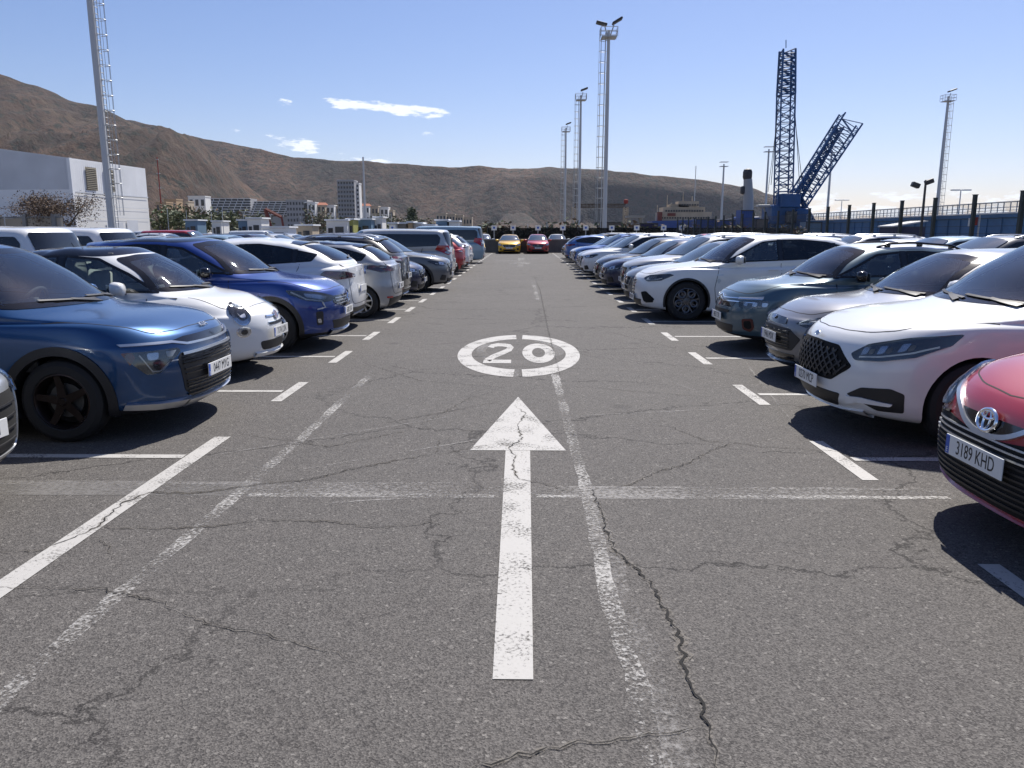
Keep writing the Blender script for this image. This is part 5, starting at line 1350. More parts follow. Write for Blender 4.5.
p=at(412,222,300); tree('conifer',p.x,300,10.5,5.5,'dark pointed conifer standing alone below the ridge, left of the lane','column',7,m=('leaf_a','leaf_a'),z0=.1,n=1500,leaf=.5)
for k,(u,Y,h,w) in enumerate([(165,150,6,6),(178,160,7,6),(190,150,5,6),(205,170,6,7),(222,150,5.5,6),(236,170,6,6),(260,180,6,5),(318,220,7,8),(332,230,6,7),(346,210,5,6),(378,240,6,8),(396,250,6,7),(408,260,5,6),(424,250,5,7)]):
    p=at(u,225,Y); tree('shrubby_tree',p.x,Y,h,w,'green brown bushy tree of the harbour edge, %s from the left'%['first','second','third','fourth','fifth','sixth','seventh','eighth','ninth','tenth','eleventh','twelfth','thirteenth','fourteenth'][k],'round',20+k,'trees along the harbour edge',m=('leaf_a','leaf_b','twig') if k%2 else ('leaf_a','leaf_b'),n=500,leaf=.42,z0=.2)

for k,(u,Y,h,w) in enumerate([(486,84,2.7,3.2),(499,88,3.0,3.5),(521,92,2.6,3),(548,86,2.8,3.2),(575,90,3.1,3.6),(598,95,2.7,3),(632,88,2.9,3.5),(651,92,2.6,3.2),(690,96,2.9,3.4),(712,90,2.5,3),(733,94,2.8,3.3),(789,92,2.9,3.2)]):
    p=at(u,225,Y); tree('dark_bush',p.x,Y,h*.78,w,'low dark bush behind the netted fence beyond the lane end, %s from the left'%['first','second','third','fourth','fifth','sixth','seventh','eighth','ninth','tenth','eleventh','twelfth'][k],'round',60+k,'bushes behind the end fence',m=('leaf_a','twig'),n=420,leaf=.26,z0=.12)

# ------------------------------------------------------------------ walls and fences
bw=empty('beige_wall',(0,0,0)); tag(bw,'low beige rendered boundary wall with pillars in front of the warehouse','wall')
p0=at(-30,222,64); p1=at(62,222,60); d=(p1-p0); d.z=0; Lw=d.length; e_=d.normalized(); ang=math.atan2(e_.y,e_.x); bw.location=(p0.x,p0.y,0); bw.rotation_euler.z=ang
mb=MB(); mb.box((Lw/2,0,1.35),(Lw,.2,2.7)); part(mb,'wall_panel','sand_wall',bw); mb=MB(); mb.box((Lw/2,0,2.78),(Lw,.3,.12)); part(mb,'coping','concrete',bw)
for k in range(4): mb=MB(); mb.box((Lw*(k+.1)/3.3,-.05,1.5),(.4,.42,3.0)); part(mb,'pillar','concrete',bw)
ew=empty('end_wall',(0,64.2,0)); tag(ew,'low dark stone wall closing the far end of the car park','wall'); mb=MB(); mb.box((-8,0,.5),(40,.35,1.0)); part(mb,'wall_body','stone_wall',ew); mb=MB(); mb.box((-8,0,1.04),(40.2,.45,.08)); part(mb,'coping','concrete',ew)
def mesh_mat():
    m,n,l,p=nt('wire_mesh'); tc=n.new('ShaderNodeTexCoord'); sp=n.new('ShaderNodeSeparateXYZ'); l.new(tc.outputs['Object'],sp.inputs[0]); p.inputs['Base Color'].default_value=(.03,.035,.033,1); p.inputs['Metallic'].default_value=.3
    def stripe(o,per,w):
        a=n.new('ShaderNodeMath'); a.operation='MODULO'; ab=n.new('ShaderNodeMath'); ab.operation='ABSOLUTE'; l.new(o,ab.inputs[0]); l.new(ab.outputs[0],a.inputs[0]); a.inputs[1].default_value=per
        b=n.new('ShaderNodeMath'); b.operation='LESS_THAN'; l.new(a.outputs[0],b.inputs[0]); b.inputs[1].default_value=w; return b.outputs[0]
    mx=n.new('ShaderNodeMath'); mx.operation='MAXIMUM'; l.new(stripe(sp.outputs[0],.05,.007),mx.inputs[0]); l.new(stripe(sp.outputs[2],.20,.010),mx.inputs[1])
    tr=n.new('ShaderNodeBsdfTransparent'); ms=n.new('ShaderNodeMixShader'); l.new(mx.outputs[0],ms.inputs[0]); l.new(tr.outputs[0],ms.inputs[1]); l.new(p.outputs[0],ms.inputs[2]); l.new(ms.outputs[0],n['Material Output'].inputs['Surface'])
mesh_mat()
m=glass_mat('shade_net',(.6,.6,.6),1.01,0)
n,l=m.node_tree.nodes,m.node_tree.links
for q in n:
    if q.type=='BSDF_DIFFUSE': q.inputs['Color'].default_value=(.025,.027,.027,1); l.remove(q.inputs['Color'].links[0]) if q.inputs['Color'].links else None
    if q.type=='MAP_RANGE': q.inputs['To Min'].default_value=.4; q.inputs['To Max'].default_value=.7
def fence(x0,y0,x1,y1,step,h,label,pw=.105,net='wire_mesh'):
    d=Vector((x1-x0,y1-y0,0)); L_=d.length; r=empty('mesh_fence',(x0,y0,0),math.atan2(d.y,d.x)); tag(r,label,'fence')
    k=int(L_/step)+1; pm=None
    for i in range(k):
        if pm is None:
            mb=MB(); mb.box((0,0,h/2),(pw,pw*.8,h)); mb.box((0,0,h+.01),(pw+.02,pw*.8+.02,.02)); pm=part(mb,'post','fence_green',r); pm.location.x=0
        else: o=pm.copy(); C.objects.link(o); o.parent=r; o.location.x=i*step
    for i in range(0,k-1):
        if i==0:
            mb=MB(); mb.box((step/2,-.05,h*.47),(step,.004,h*.90)); pa=part(mb,'mesh_panel',net,r)
        else: o=pa.copy(); C.objects.link(o); o.parent=r; o.location.x=i*step
fence(12.5,7.5,12.5,64.2,2.1,2.65,'tall dark green mesh fence with thick posts along the right side')
fence(-3.2,72,26,72,2.5,2.2,'dark netted fence running across behind the far end wall',net='shade_net')
# parking signs behind the end wall
for k,u in enumerate([392,436,494,513,538,563,586,612,637,664,682]):
    p=at(u,228,65.0); r=empty('parking_sign',(p.x,65.2,0)); tag(r,'small white bay sign behind the end wall, %s from the left'%['first','second','third','fourth','fifth','sixth','seventh','eighth','ninth','tenth','eleventh'][k],'sign','bay signs behind the end wall')
    mb=MB(); mb.tube([(0,0,0),(0,0,2.1)],.03,8); part(mb,'post','galvanised',r)
    mb=MB(); mb.rbox((0,-.04,1.98),(.44,.02,.38),.008); q=part(mb,'sign_plate','plate_white',r); mb=MB(); mb.rbox((0,-.053,2.0),(.17,.006,.17),.003); part(mb,'blue_square','sign_blue',q)

# ------------------------------------------------------------------ light masts
def mast(u,v,Y,label,group,bulbs='two',cage=(.2,.93),side=-1,r0=.25,r1=.15,h=None):
    top=at(u,v,Y); h=h or top.z; g=at(u,228,Y); r=empty('floodlight_mast',(top.x if v>0 else g.x,Y,0)); tag(r,label,'light mast',group)
    mb=MB(); mb.tube([(0,0,0),(0,0,h*.33),(0,0,h*.66),(0,0,h-.8)],[r0,r0*.85,(r0+r1)*.5,r1],16); part(mb,'pole','pole_grey',r,True)
    mb=MB(); mb.box((0,0,.15),(1.1,1.1,.3)); part(mb,'base_plate','concrete',r)
    # ladder with safety hoops
    l_=MB(); x0=side*(r0+.16); x1=side*(r1+.16)
    X=lambda z: x0+(x1-x0)*z/h
    for yy in(-.2,.2): l_.tube([(X(0),yy,.4),(X(h),yy,h-1)],.03,4)
    z=1.
    while z<h-1: l_.tube([(X(z),-.2,z),(X(z),.2,z)],.03,4); z+=.45
    z=h*.05+3
    while z<h*cage[1]:
        if z>h*cage[0]*.4: l_.tube([(X(z)+side*(.02+.62*math.sin(t)),-.36*math.cos(t),z) for t in [math.pi*q/8 for q in range(9)]],.024,4)
        l_.bar((X(z),0,z),(side*r1,0,z),.04); z+=1.05
    for t in(.25,.5,.75): l_.tube([(X(h*.15)+side*.62*math.sin(math.pi*t),-.36*math.cos(math.pi*t),h*.12),(X(h)+side*.62*math.sin(math.pi*t),-.36*math.cos(math.pi*t),h*cage[1])],.018,4)
    part(l_,'ladder','galvanised',r)
    b=MB(); z0=h-1.5
    b.box((0,0,z0),(1.5,1.5,.10))
    for zz in(.45,.9): b.tube([(-.85,-.75,z0+zz),(.85,-.75,z0+zz),(.85,.75,z0+zz),(-.85,.75,z0+zz)],.03,4,closed=True)
    for a in(-.85,.85):
        for c_ in(-.75,0,.75): b.bar((a,c_,z0),(a,c_,z0+.9),.04)
    part(b,'platform','galvanised',r)
    for k,(dx,a) in enumerate(((-.75,-14),(.85,30)) if bulbs=='two' else ((.5,20),)):
        lm=MB(); lm.rbox((dx,0,h-.15+.25*(dx>0)),(1.15,.9,.22),.08,0,Matrix.Rotation(R(-a),3,'Y')); q=part(lm,'floodlight','dark_metal',r); ar=MB(); ar.bar((dx*.6,0,h-.3),(dx*.2,0,z0+.2),.08); part(ar,'bracket','galvanised',q)
    return r
mast(609,22,85,'tall white ladder mast with two floodlights, tallest of three behind the lane end','high masts in a line','two')
mast(581,90,126,'middle one of the three white ladder masts behind the lane end','high masts in a line','one')
mast(566,124,164,'shortest looking mast, left of the three behind the lane end','high masts in a line','one')
mast(112,-30,60,'big grey ladder mast rising out of the picture beside the warehouse','high masts in a line','two',side=1,h=24,r0=.27,r1=.20)
mast(949,91,126,'leaning looking white mast with a square basket top beyond the right fence','high masts in a line','one',side=1,r0=.30)
def pole(name,u,v,Y,label,cat='pole',r=.12,m='pole_grey',head=None,vb=225,mm=None):
    t=at(u,v,Y); o=empty(name,(t.x,Y,0)); tag(o,label,cat); mb=MB(); mb.tube([(0,0,0),(0,0,t.z)],[r,r*.6],8); part(mb,'shaft',m,o,True)
    if head=='T': mb=MB(); mb.rbox((-.6,0,t.z),(.9,.3,.14),.04); mb.rbox((.6,0,t.z),(.9,.3,.14),.04); mb.bar((-.6,0,t.z),(.6,0,t.z),.06); part(mb,'lamp_head','galvanised',o)
    if head=='box': mb=MB(); mb.box((0,0,t.z-.5),(1.6,1.4,.1)); mb.tube([(-.8,-.7,t.z+.4),(.8,-.7,t.z+.4),(.8,.7,t.z+.4),(-.8,.7,t.z+.4)],.05,4,closed=True); part(mb,'platform','galvanised',o)
    if head=='cam':
        for s_ in(-1,1): mb=MB(); mb.rbox((-.20*s_-.1,0,t.z-.1*(s_>0)-.05),(.24,.16,.14),.02,0,Matrix.Rotation(R(20*s_),3,'Y')); part(mb,'spotlight','dark_metal',o)
    if head=='ant':
        for zz,w_ in((.97,.6),(.80,.9),(.62,.7)): mb=MB(); mb.box((0,0,t.z*zz),(w_,.2,.25)); part(mb,'aerial','pole_grey',o)
    return o
pole('light_mast',724,164,170,'thin pale light mast between the ship and the blue crane','light mast',.28,head='box')
pole('light_mast',769,149,150,'thin pale mast just left of the upright blue boom','light mast',.25,head='box')
pole('light_mast',832,150,160,'thin pale mast half hidden behind the slanting blue boom','light mast',.30,head='box')
pole('street_lamp',961,190,85,'small double headed lamp post beyond the blue bridge','street lamp',.09,head='T')
pole('street_lamp',842,200,120,'tiny double headed lamp post right of the cranes','street lamp',.09,head='T')
pole('spotlight_post',926,180,24.4,'dark post with two small spotlights beside the right fence','spotlight post',.055,'dark_metal','cam')
pole('radio_mast',363,157,420,'slim white radio mast right of the tower block','radio mast',.7,head='ant')
pole('radio_mast',157,157,230,'thin red and white radio mast right of the warehouse','radio mast',.22,'rust_red','ant')
pole('radio_mast',696,166,520,'hair thin antenna on the skyline above the ship','radio mast',.35)
for k,(u,v,Y) in enumerate([(4,216,60),(40,214,61),(167,208,90),(186,210,95),(211,212,95),(222,209,92),(243,212,95),(300,215,90),(372,214,95),(391,212,95),(461,219,80),(528,224,72),(547,222,74)]): pole('flag_pole',u,v,Y,'slender pale pole among the harbour clutter, %s from the left'%['first','second','third','fourth','fifth','sixth','seventh','eighth','ninth','tenth','eleventh','twelfth','thirteenth'][k],'pole',.05)

# ------------------------------------------------------------------ lattice crane
def lattice(mb,a,b,w0,w1,n,r=.11,d0=None,d1=None,rb=.07,side=None):
    a=Vector(a);b=Vector(b);ax=(b-a).normalized(); s=Vector((1,0,0)) if not side else Vector(side); s=(s-ax*s.dot(ax)).normalized(); t=ax.cross(s)
    d0=d0 or w0; d1=d1 or w1; L_=[]
    for i in range(n+1):
        u=i/n; c=a.lerp(b,u); w=w0+(w1-w0)*u; d=d0+(d1-d0)*u
        L_.append([c+s*w/2*x+t*d/2*y for x,y in((-1,-1),(1,-1),(1,1),(-1,1))])
    for j in range(4): mb.tube([L_[0][j],L_[-1][j]],r,6)
    for i in range(n):
        for j in range(4):
            k=(j+1)%4; mb.tube([L_[i][j],L_[i+1][k]] if i%2 else [L_[i][k],L_[i+1][j]],rb,4); mb.tube([L_[i][j],L_[i][k]],rb,4)
YC=130
cr=empty('lattice_crane',(0,0,0)); B0=at(783,222,YC); cr.location=(B0.x,YC,0); tag(cr,'big dark blue lattice crane with one upright and one slanting boom','crane')
def cl(u,v,dy=0): q=at(u,v,YC+dy); return Vector((q.x-B0.x,dy,q.z))
mb=MB(); lattice(mb,cl(783.0,205),cl(786,95),2.3,2.2,16,.13,rb=.07); lattice(mb,cl(786,95),cl(787.5,50),2.2,1.9,10,.16,rb=.10); mb.bar(cl(786,48),cl(786,40),.1); part(mb,'upright_boom','crane_blue',cr)
mb=MB(); lattice(mb,cl(795,205),cl(851,119),2.9,3.3,14,.14,d0=2.2,d1=2.4,rb=.07); part(mb,'slanting_boom','crane_blue',cr)
mb=MB(); lattice(mb,cl(795,203),cl(840,126),1.0,1.0,16,.14,rb=.10); part(mb,'inner_boom','crane_blue',cr)
mb=MB(); mb.tube([cl(794,95),cl(797.5,150),cl(800,192)],.05,4); mb.tube([cl(794,110),cl(803,190)],.05,4); mb.tube([cl(779,95),cl(771,185)],.05,4); mb.tube([cl(777,120),cl(768,192)],.04,4); part(mb,'stay_cables','dark_metal',cr)
mb=MB(); mb.rbox((0,1.5,4.4),(4.6,6,3.2),.3); mb.rbox((2.6,0,3.4),(2.4,4,4),.3); mb.rbox((.4,-.5,6.6),(3.2,3,2.2),.2); lattice(mb,(-2,0,2.5),(1,0,7.5),1.4,1.2,5,.2); lattice(mb,(4.6,0,2.5),(1.8,0,7.2),1.4,1.2,5,.2); part(mb,'machine_house','crane_blue',cr)
mb=MB(); mb.rbox((.5,-2.2,4.0),(1.6,1.2,1.9),.15); part(mb,'driver_cab','window_dark',cr)
for s_ in(-2.6,3.6): mb=MB(); mb.rbox((s_,0,.8),(1.1,8,1.6),.5); part(mb,'crawler_track','dark_metal',cr)
mb=MB(); mb.rbox((-3.4,0,5.8),(2.0,1.5,.4),.1); mb.bar((-3.4,0,5.8),(-1.5,0,1.5),.22); part(mb,'counterweight_arm','crane_grey',cr)
# grey jib
q=at(749,168,150); r=empty('harbour_crane',(q.x,150,0)); tag(r,'grey thick crane jib with a dark head, left of the blue crane','crane'); h=q.z
mb=MB(); mb.tube([(0.5,0,0),(.2,0,h*.6),(-.1,0,h-2)],[1.1,.95,.8],12); part(mb,'jib','crane_grey',r,True); mb=MB(); mb.rbox((-.2,0,h-1.2),(1.7,1.4,2.2),.6); mb.rbox((-.9,0,h-4),(.9,1,1.5),.3); part(mb,'jib_head','dark_metal',r,True)
mb=MB(); mb.rbox((-.5,-2,2.6),(4.2,3,3.6),.2); part(mb,'machine_house','bright_blue',r)
# small red and white gantry
q=at(626,200,170); r=empty('gantry_crane',(q.x,170,0)); tag(r,'low brown grey gantry crane with long horizontal beam behind the masts','crane'); h=q.z
mb=MB(); lattice(mb,(-11,0,h-1.2),(0,0,h-1.2),.7,.7,14,.09,rb=.05,side=(0,0,1)); part(mb,'beam','bark',r)
for lx in (0,-11): mb=MB(); lattice(mb,(lx,0,0),(lx,0,h-1.5),.9,.9,9,.12,rb=.07); part(mb,'leg','sand_wall',r)
mb=MB(); mb.rbox((0,0,h-.3),(.9,.9,.9),.2); part(mb,'beacon_head','rust_red',r)
q=at(628,217,140); r=empty('portal_frame',(q.x+1.4,140,0)); tag(r,'small grey portal frame lifting gear beneath the gantry crane','frame'); mb=MB()
for a in(-1.3,1.3): mb.bar((a,0,0),(a*.8,0,4.2),.3); mb.bar((a,2,0),(a*.8,2,4.2),.3)
mb.box((0,1,4.3),(3.2,2.6,.4)); mb.rbox((0,1,2.2),(1.2,1.2,1.3),.1); part(mb,'frame','concrete',r)

# ------------------------------------------------------------------ ship behind the fence
q0=at(656,232,260); q1=at(742,232,260); r=empty('ship',((q0.x+q1.x)/2,260,0)); tag(r,'pale work ship with stacked decks and blue hull seen past the fence','ship'); Ls=q1.x-q0.x; hz_=lambda v: at(700,v,260).z
mb=MB(); mb.add([(-Ls/2,0,-1),(Ls/2,0,-1),(Ls/2,10,-1),(-Ls/2,10,-1),(-Ls/2-1.5,-.5,hz_(221)),(Ls/2+2.5,-.5,hz_(219)),(Ls/2+2.5,10.5,hz_(219)),(-Ls/2-1.5,10.5,hz_(221))],[(0,1,5,4),(1,2,6,5),(2,3,7,6),(3,0,4,7),(4,5,6,7)]); part(mb,'hull','bright_blue',r)
mb=MB()
def deck(u0,u1,v0,v1,y=1,d=8,mi=0): a=at(u0,v0,260); b=at(u1,v1,260); mb.box(((a.x+b.x)/2-r.location.x,y+d/2,(a.z+b.z)/2),(abs(b.x-a.x),d,abs(a.z-b.z)),mi)
deck(660,712,212,222); deck(664,706,207,212,1.5); deck(680,700,201,207,2,6); deck(672,690,204,207,2,6); part(mb,'superstructure','sand_wall',r)
mb=MB()
for (u0,u1,v) in((662,710,217),(666,704,210),(682,698,204)):
    k=0
    while u0+k<u1: deck(u0+k,u0+k+1.6,v,v+1.6,.9,.2); k+=2.6
part(mb,'porthole','window_dark',r)
mb=MB()
for (u,v) in((668,195),(684,192),(693,196),(658,205)): a=at(u,v,262); mb.tube([(a.x-r.location.x,3,4),(a.x-r.location.x,3,a.z)],.14,6)
for (u,v,u2,v2) in((690,218,697,205),(700,218,694,204),(664,212,672,203)): a=at(u,v,262); b=at(u2,v2,262); mb.tube([(a.x-r.location.x,2,a.z),(b.x-r.location.x,2,b.z)],.2,6)
part(mb,'ship_mast','sand_wall',r)
mb=MB(); deck(658,662,212,222,0,2); deck(668,676,213,216,.7,1); part(mb,'red_fitting','dull_red',r)
# stacked blue containers
for k,(u0,u1,v,Y,mm,lb) in enumerate([(696,716,219,118,'bright_blue','blue shipping container left of the grey jib'),(717,742,220,116,'bright_blue','long blue shipping container next to the grey jib'),(741,754,210,110,'bright_blue','raised small blue container under the grey jib'),(756,768,219,112,'stone_wall','dark brown container at the foot of the blue crane'),(806,822,222,110,'pale_blue','grey blue container right of the blue crane foot'),(600,622,222,105,'stone_wall','dark low container under the gantry'),(640,658,223,105,'navy','dark blue container left of the ship bow')]):
    a=at(u0,v,Y); b=at(u1,v,Y); r=empty('shipping_container',((a.x+b.x)/2,Y,0)); tag(r,lb,'container'); W=b.x-a.x; H_=a.z
    mb=MB(); mb.box((0,1.2,H_/2),(W,2.4,H_)); 
    x=-W/2+.15
    while x<W/2-.1: mb.box((x,-.03,H_/2),(.10,.06,H_-.3)); x+=.26
    part(mb,'container_shell',mm,r); mb=MB()
    for s_ in(-1,1): mb.box((s_*(W/2-.05),-.06,H_/2),(.12,.12,H_))
    mb.box((0,-.06,H_-.06),(W,.12,.12)); part(mb,'corner_frame','dark_metal',r)

# ------------------------------------------------------------------ raised blue walkway on the right
XB=46
wk=empty('raised_walkway',(XB,50,0)); tag(wk,'long raised blue walkway with a pale railing beyond the right hand fence','walkway'); Lk=150
mb=MB(); mb.box((0,Lk/2,1.5),(.3,Lk,3.0)); 
for k in range(int(Lk/2.4)): mb.box((-.2,k*2.4,1.5),(.12,.14,3.0))
part(mb,'side_panel','walk_blue',wk); mb=MB(); mb.box((.8,Lk/2,3.2),(2.4,Lk,.36)); part(mb,'deck','walk_blue',wk)
mb=MB(); mb.box((-.45,Lk/2,3.44),(.12,Lk,.10)); part(mb,'deck_edge','white_clad',wk)
mb=MB()
for z in(3.95,4.45): mb.bar((-.4,0,z),(-.4,Lk,z),.06)
for k in range(int(Lk/1.0)): mb.box((-.4,k*1.0,3.95),(.07,.07,1.05))
part(mb,'railing','galvanised',wk)
mb=MB(); mb.box((5,Lk/2,2.4),(6,Lk,4.8)); o=part(mb,'covered_gangway','crane_blue',wk); o.scale.z=.60
# kiosk and flag beyond the fence
q=at(894,222,52); q2=at(926,222,52); r=empty('market_stall',((q.x+q2.x)/2,52,0)); tag(r,'dark navy stall with a pale sloping roof beyond the right fence','stall'); W=q2.x-q.x
mb=MB(); mb.box((0,1,1.0),(W,2,2.0)); part(mb,'stall_body','navy',r); mb=MB(); mb.add([(-W/2-.1,-.1,2.05),(W/2+.1,-.1,2.40),(W/2+.1,2.1,2.40),(-W/2-.1,2.1,2.05),(-W/2-.1,-.1,1.97),(W/2+.1,-.1,2.32),(W/2+.1,2.1,2.32),(-W/2-.1,2.1,1.97)],[(0,1,2,3),(7,6,5,4),(0,4,5,1),(1,5,6,2),(2,6,7,3),(3,7,4,0)]); part(mb,'stall_roof','white_wall',r)
q=at(980,214,40); r=empty('flag',(q.x,40,0)); tag(r,'small red and white flag on a pole beyond the right fence','flag'); mb=MB(); mb.tube([(0,0,0),(0,0,q.z)],.04,6); part(mb,'flag_pole','galvanised',r)
mb=MB(); mb.add([(-.06-.5*i/6,.06*math.sin(i),q.z-.15-.06*i/6) for i in range(7)]+[(-.06-.5*i/6,.06*math.sin(i)+.01,q.z-.55-.06*i/6) for i in range(7)],[(i,i+1,i+8,i+7) for i in range(6)],0); mb.m=[0 if i<3 else 1 for i in range(6)]; part(mb,'flag_cloth',('rust_red','plate_white'),r)

# ------------------------------------------------------------------ kiosks and sheds at the far left
def kiosk(u0,u1,v,Y,label,m='white_wall',roof='white_clad',door='window_dark',d=2.5,over=.15):
    a=at(u0,v,Y); b=at(u1,v,Y); W=b.x-a.x; H_=a.z; r=empty('kiosk',((a.x+b.x)/2,Y,0)); tag(r,label,'kiosk')
    mb=MB(); mb.box((0,d/2,H_/2-.05),(W,d,H_-.1)); part(mb,'wall',m,r); mb=MB(); mb.box((0,d/2,H_),(W+over*2,d+over*2,.14)); part(mb,'roof',roof,r)
    mb=MB(); mb.box((W*.12,-.01,H_*.42),(W*.4,.06,H_*.7)); part(mb,'door',door,r); mb=MB(); mb.box((-W*.3,-.01,H_*.6),(W*.22,.06,H_*.25)); part(mb,'window','window_dark',r)
for k,(u0,u1,v,Y,m_,lb) in enumerate([(247,261,218,80,'white_wall','tall plain white box cabin left of centre among the parked cars'),(238,247,220,81,'pale_blue','blue grey cabin joined to the left of the white box cabin'),
  (326,347,220,78,'white_wall','white cabin with a dark opening left of the tower block foot'),(347,353,219,79,'yellow','narrow yellow green cabin beside the white opening cabin'),(356,371,219,82,'pale_blue','grey blue cabin under a white roof below the tower block'),(374,382,217,84,'white_wall','small bright white cabin right of the tower block'),
  (389,396,223,72,'white_wall','first small white shed of the row left of the lane'),(397,406,223,73,'concrete','grey shed second in the row left of the lane'),(408,412,222,72,'ochre_wall','narrow orange shed in the row left of the lane'),(413,422,223,73,'white_wall','white shed right of the narrow orange one'),(423,434,225,72,'fence_green','dark green low shed behind the minibus roof'),(436,447,220,74,'pale_blue','blue grey shed behind the minibus'),(449,458,221,74,'white_wall','white shed just right of the blue grey one behind the minibus'),
  (185,197,220,90,'pale_blue','blue cabin at the foot of the shrubby trees'),(212,221,221,92,'white_wall','white cabin between the shrubby trees'),(262,288,227,70,'white_clad','long low white canopy roof above the parked cars'),(296,312,225,74,'sand_wall','sand coloured low cabin right of the canopy')]): kiosk(u0,u1,v,Y,lb,m_)
q=at(270,209,100); r=empty('loader_crane',(q.x,100,0)); tag(r,'small red folding loader crane behind the white box cabin','crane'); mb=MB(); mb.rbox((0,0,1.5),(2.2,1.6,1.6),.2); mb.bar((0,0,2),(-.6,0,q.z),.35); mb.bar((-.6,0,q.z),(1.4,0,q.z-1.0),.28); mb.bar((1.4,0,q.z-1),(1.6,0,q.z-2.4),.2); part(mb,'crane_arm','dull_red',r)
# ------------------------------------------------------------------ parking the cars
import os
def spec(base,colname,col,metal=.25,hi=True,**k):
    p=dict(base); p['rs']=dict(base.get('rs',{})); p['fs']=dict(base.get('fs',{})); p['hi']=hi; p['paint']=paint('paint_'+colname,col,metal,dust=.012) if col else paint('paint_any',None,.2,dust=.02); p.update(k); return p
def park(o,x,y,nose,L,dyaw=0):
    """x = the end nearest the aisle. nose 'E': nose towards +x, 'W': nose towards -x"""
    side=-1 if x<0 else 1     # which side of the aisle
    if side<0:
        if nose=='out': o.rotation_euler=(0,0,math.pi+dyaw); o.location=(x,y,0)
        else: o.rotation_euler=(0,0,dyaw); o.location=(x-L,y,0)
    else:
        if nose=='out': o.rotation_euler=(0,0,dyaw); o.location=(x,y,0)
        else: o.rotation_euler=(0,0,math.pi+dyaw); o.location=(x+L,y,0)
WHITE=(.72,.72,.71); GL='cars parked along the left side of the lane'; GR='cars parked along the right side of the lane'
def hero(base,cn,col,metal,x,y,nose,label,g,dyaw=0,**k):
    p=spec(base,cn,col,metal,True,**k); o=build_car(p); park(o,x,y,nose,p['L'],dyaw); tag(o,label,'car',g); return o
# left side, near to far
hero(COMPACT,'silver',(.45,.46,.46),.6,-3.22,4.36,'out','silver car whose nose just enters the left edge of the picture',GL,plate='4391 LKM',fs=dict(gw=.58,gt=.95,g1=.66,g0=.27,gm='void_black',badge=False,pz=.47,gch='satin_silver'))
hero(NIRO,'blue',(.002,.048,.15),.6,-2.73,6.78,'out','blue crossover with angular headlights, nearest whole car on the left',GL)
hero(FIAT,'white',WHITE,0,-2.93,9.20,'out','small white retro city car with round headlights and beige seats',GL)
hero(CAPTUR,'deep_blue',(.001,.032,.20),.5,-2.60,11.42,'out','deep blue crossover with silver skid plate beyond the white city car',GL)
hero(TUCSON,'white',WHITE,0,-2.80,13.60,'in','white crossover reversed nose in, showing its tail and dark rear lamps',GL,plate='')
hero(HATCH,'silver_grey',(.33,.34,.36),.5,-2.48,15.80,'in','silver hatchback with black spoiler showing its red rear lamps',GL,roof_black=True)
# right side
hero(YARIS,'red',(.32,.004,.010),.1,2.42,3.98,'out','red hatchback with dark slatted grille at the right edge of the picture',GR)
hero(KUGA,'white',WHITE,0,2.50,6.68,'out','white crossover with hexagonal mesh grille, nearest whole car on the right',GR)
hero(GREY,'warm_grey',(.20,.20,.21),.6,2.88,8.98,'out','grey hatchback with long windscreen between the white crossover and blue grey car',GR)
hero(C3,'teal_grey',(.055,.105,.14),.3,2.86,11.36,'out','blue grey hatchback with chrome nose lines and reddish fog lamp surrounds',GR)
hero(STELVIO,'white',WHITE,0,2.20,15.55,'out','large white crossover shown side on next to the empty bay',GR)

# the rest of the rows: a few kinds, copied with other colours
PROTO={}
LOK=dict(HATCH=HATCH,COMPACT=COMPACT,SUV=SUV,MINI=MINI,TUCSON=TUCSON,VAN=VAN,MINIBUS=MINIBUS,SALOON=GREY)
NOUN=dict(HATCH='hatchback',COMPACT='compact car',SUV='off roader',MINI='city car',TUCSON='crossover',VAN='people carrier',MINIBUS='minibus',SALOON='low hatchback')
COLS=dict(white=WHITE,silver=(.42,.43,.44),grey=(.12,.125,.13),black=(.012,.012,.014),navy=(.010,.016,.055),blue=(.02,.09,.30),red=(.38,.015,.02),pale_blue=(.20,.30,.38),brown=(.10,.07,.05),yellow=(.72,.42,.01),dark_grey=(.045,.048,.055))
def paint_all(o,col):
    o.color=(*col,1)
    for c in o.children: paint_all(c,col)
def filler(kind,cn,x,y,nose,label,g,skip=(),dyaw=0):
    if kind not in PROTO:
        p=spec(LOK[kind],'any',None,.2,False); p['plate']=p.get('plate')
        if p['details'] and p['details'][0] is details_grey: p['details']=[front_generic,rear_generic]
        p['rails']=p.get('rails'); o=build_car(p); PROTO[kind]=[o,p['L'],False]
    o,L,used=PROTO[kind]
    if used: o=copy_tree(o,None,skip)
    PROTO[kind][2]=True
    park(o,x,y,nose,L,dyaw); paint_all(o,COLS[cn]); tag(o,label,'car',g); return o
rnd=random.Random(5)
ORD=['first','second','third','fourth','fifth','sixth','seventh','eighth','ninth','tenth','eleventh','twelfth','thirteenth','fourteenth','fifteenth','sixteenth','seventeenth','eighteenth','nineteenth','twentieth','twenty first','twenty second','twenty third','twenty fourth']
L1=[('SUV','black','in',-2.62,18.0),('HATCH','navy','out',-2.55,20.25),('SUV','grey','out',-2.05,22.6),('VAN','silver','in',-2.35,26.9),('MINI','red','in',-2.3,31.4),('SUV','white','in',-2.25,33.7),('MINI','white','in',-2.3,36.0),('HATCH','white','in',-2.5,38.2),('MINIBUS','pale_blue','in',-2.05,42.6),('COMPACT','white','in',-3.0,45.2),('SUV','silver','out',-2.9,47.4),('MINI','white','in',-2.9,49.6),('HATCH','red','out',-2.9,51.9),('SUV','white','in',-2.8,54.1),('COMPACT','white','out',-2.9,56.4),('COMPACT','white','out',-2.5,29.1)]
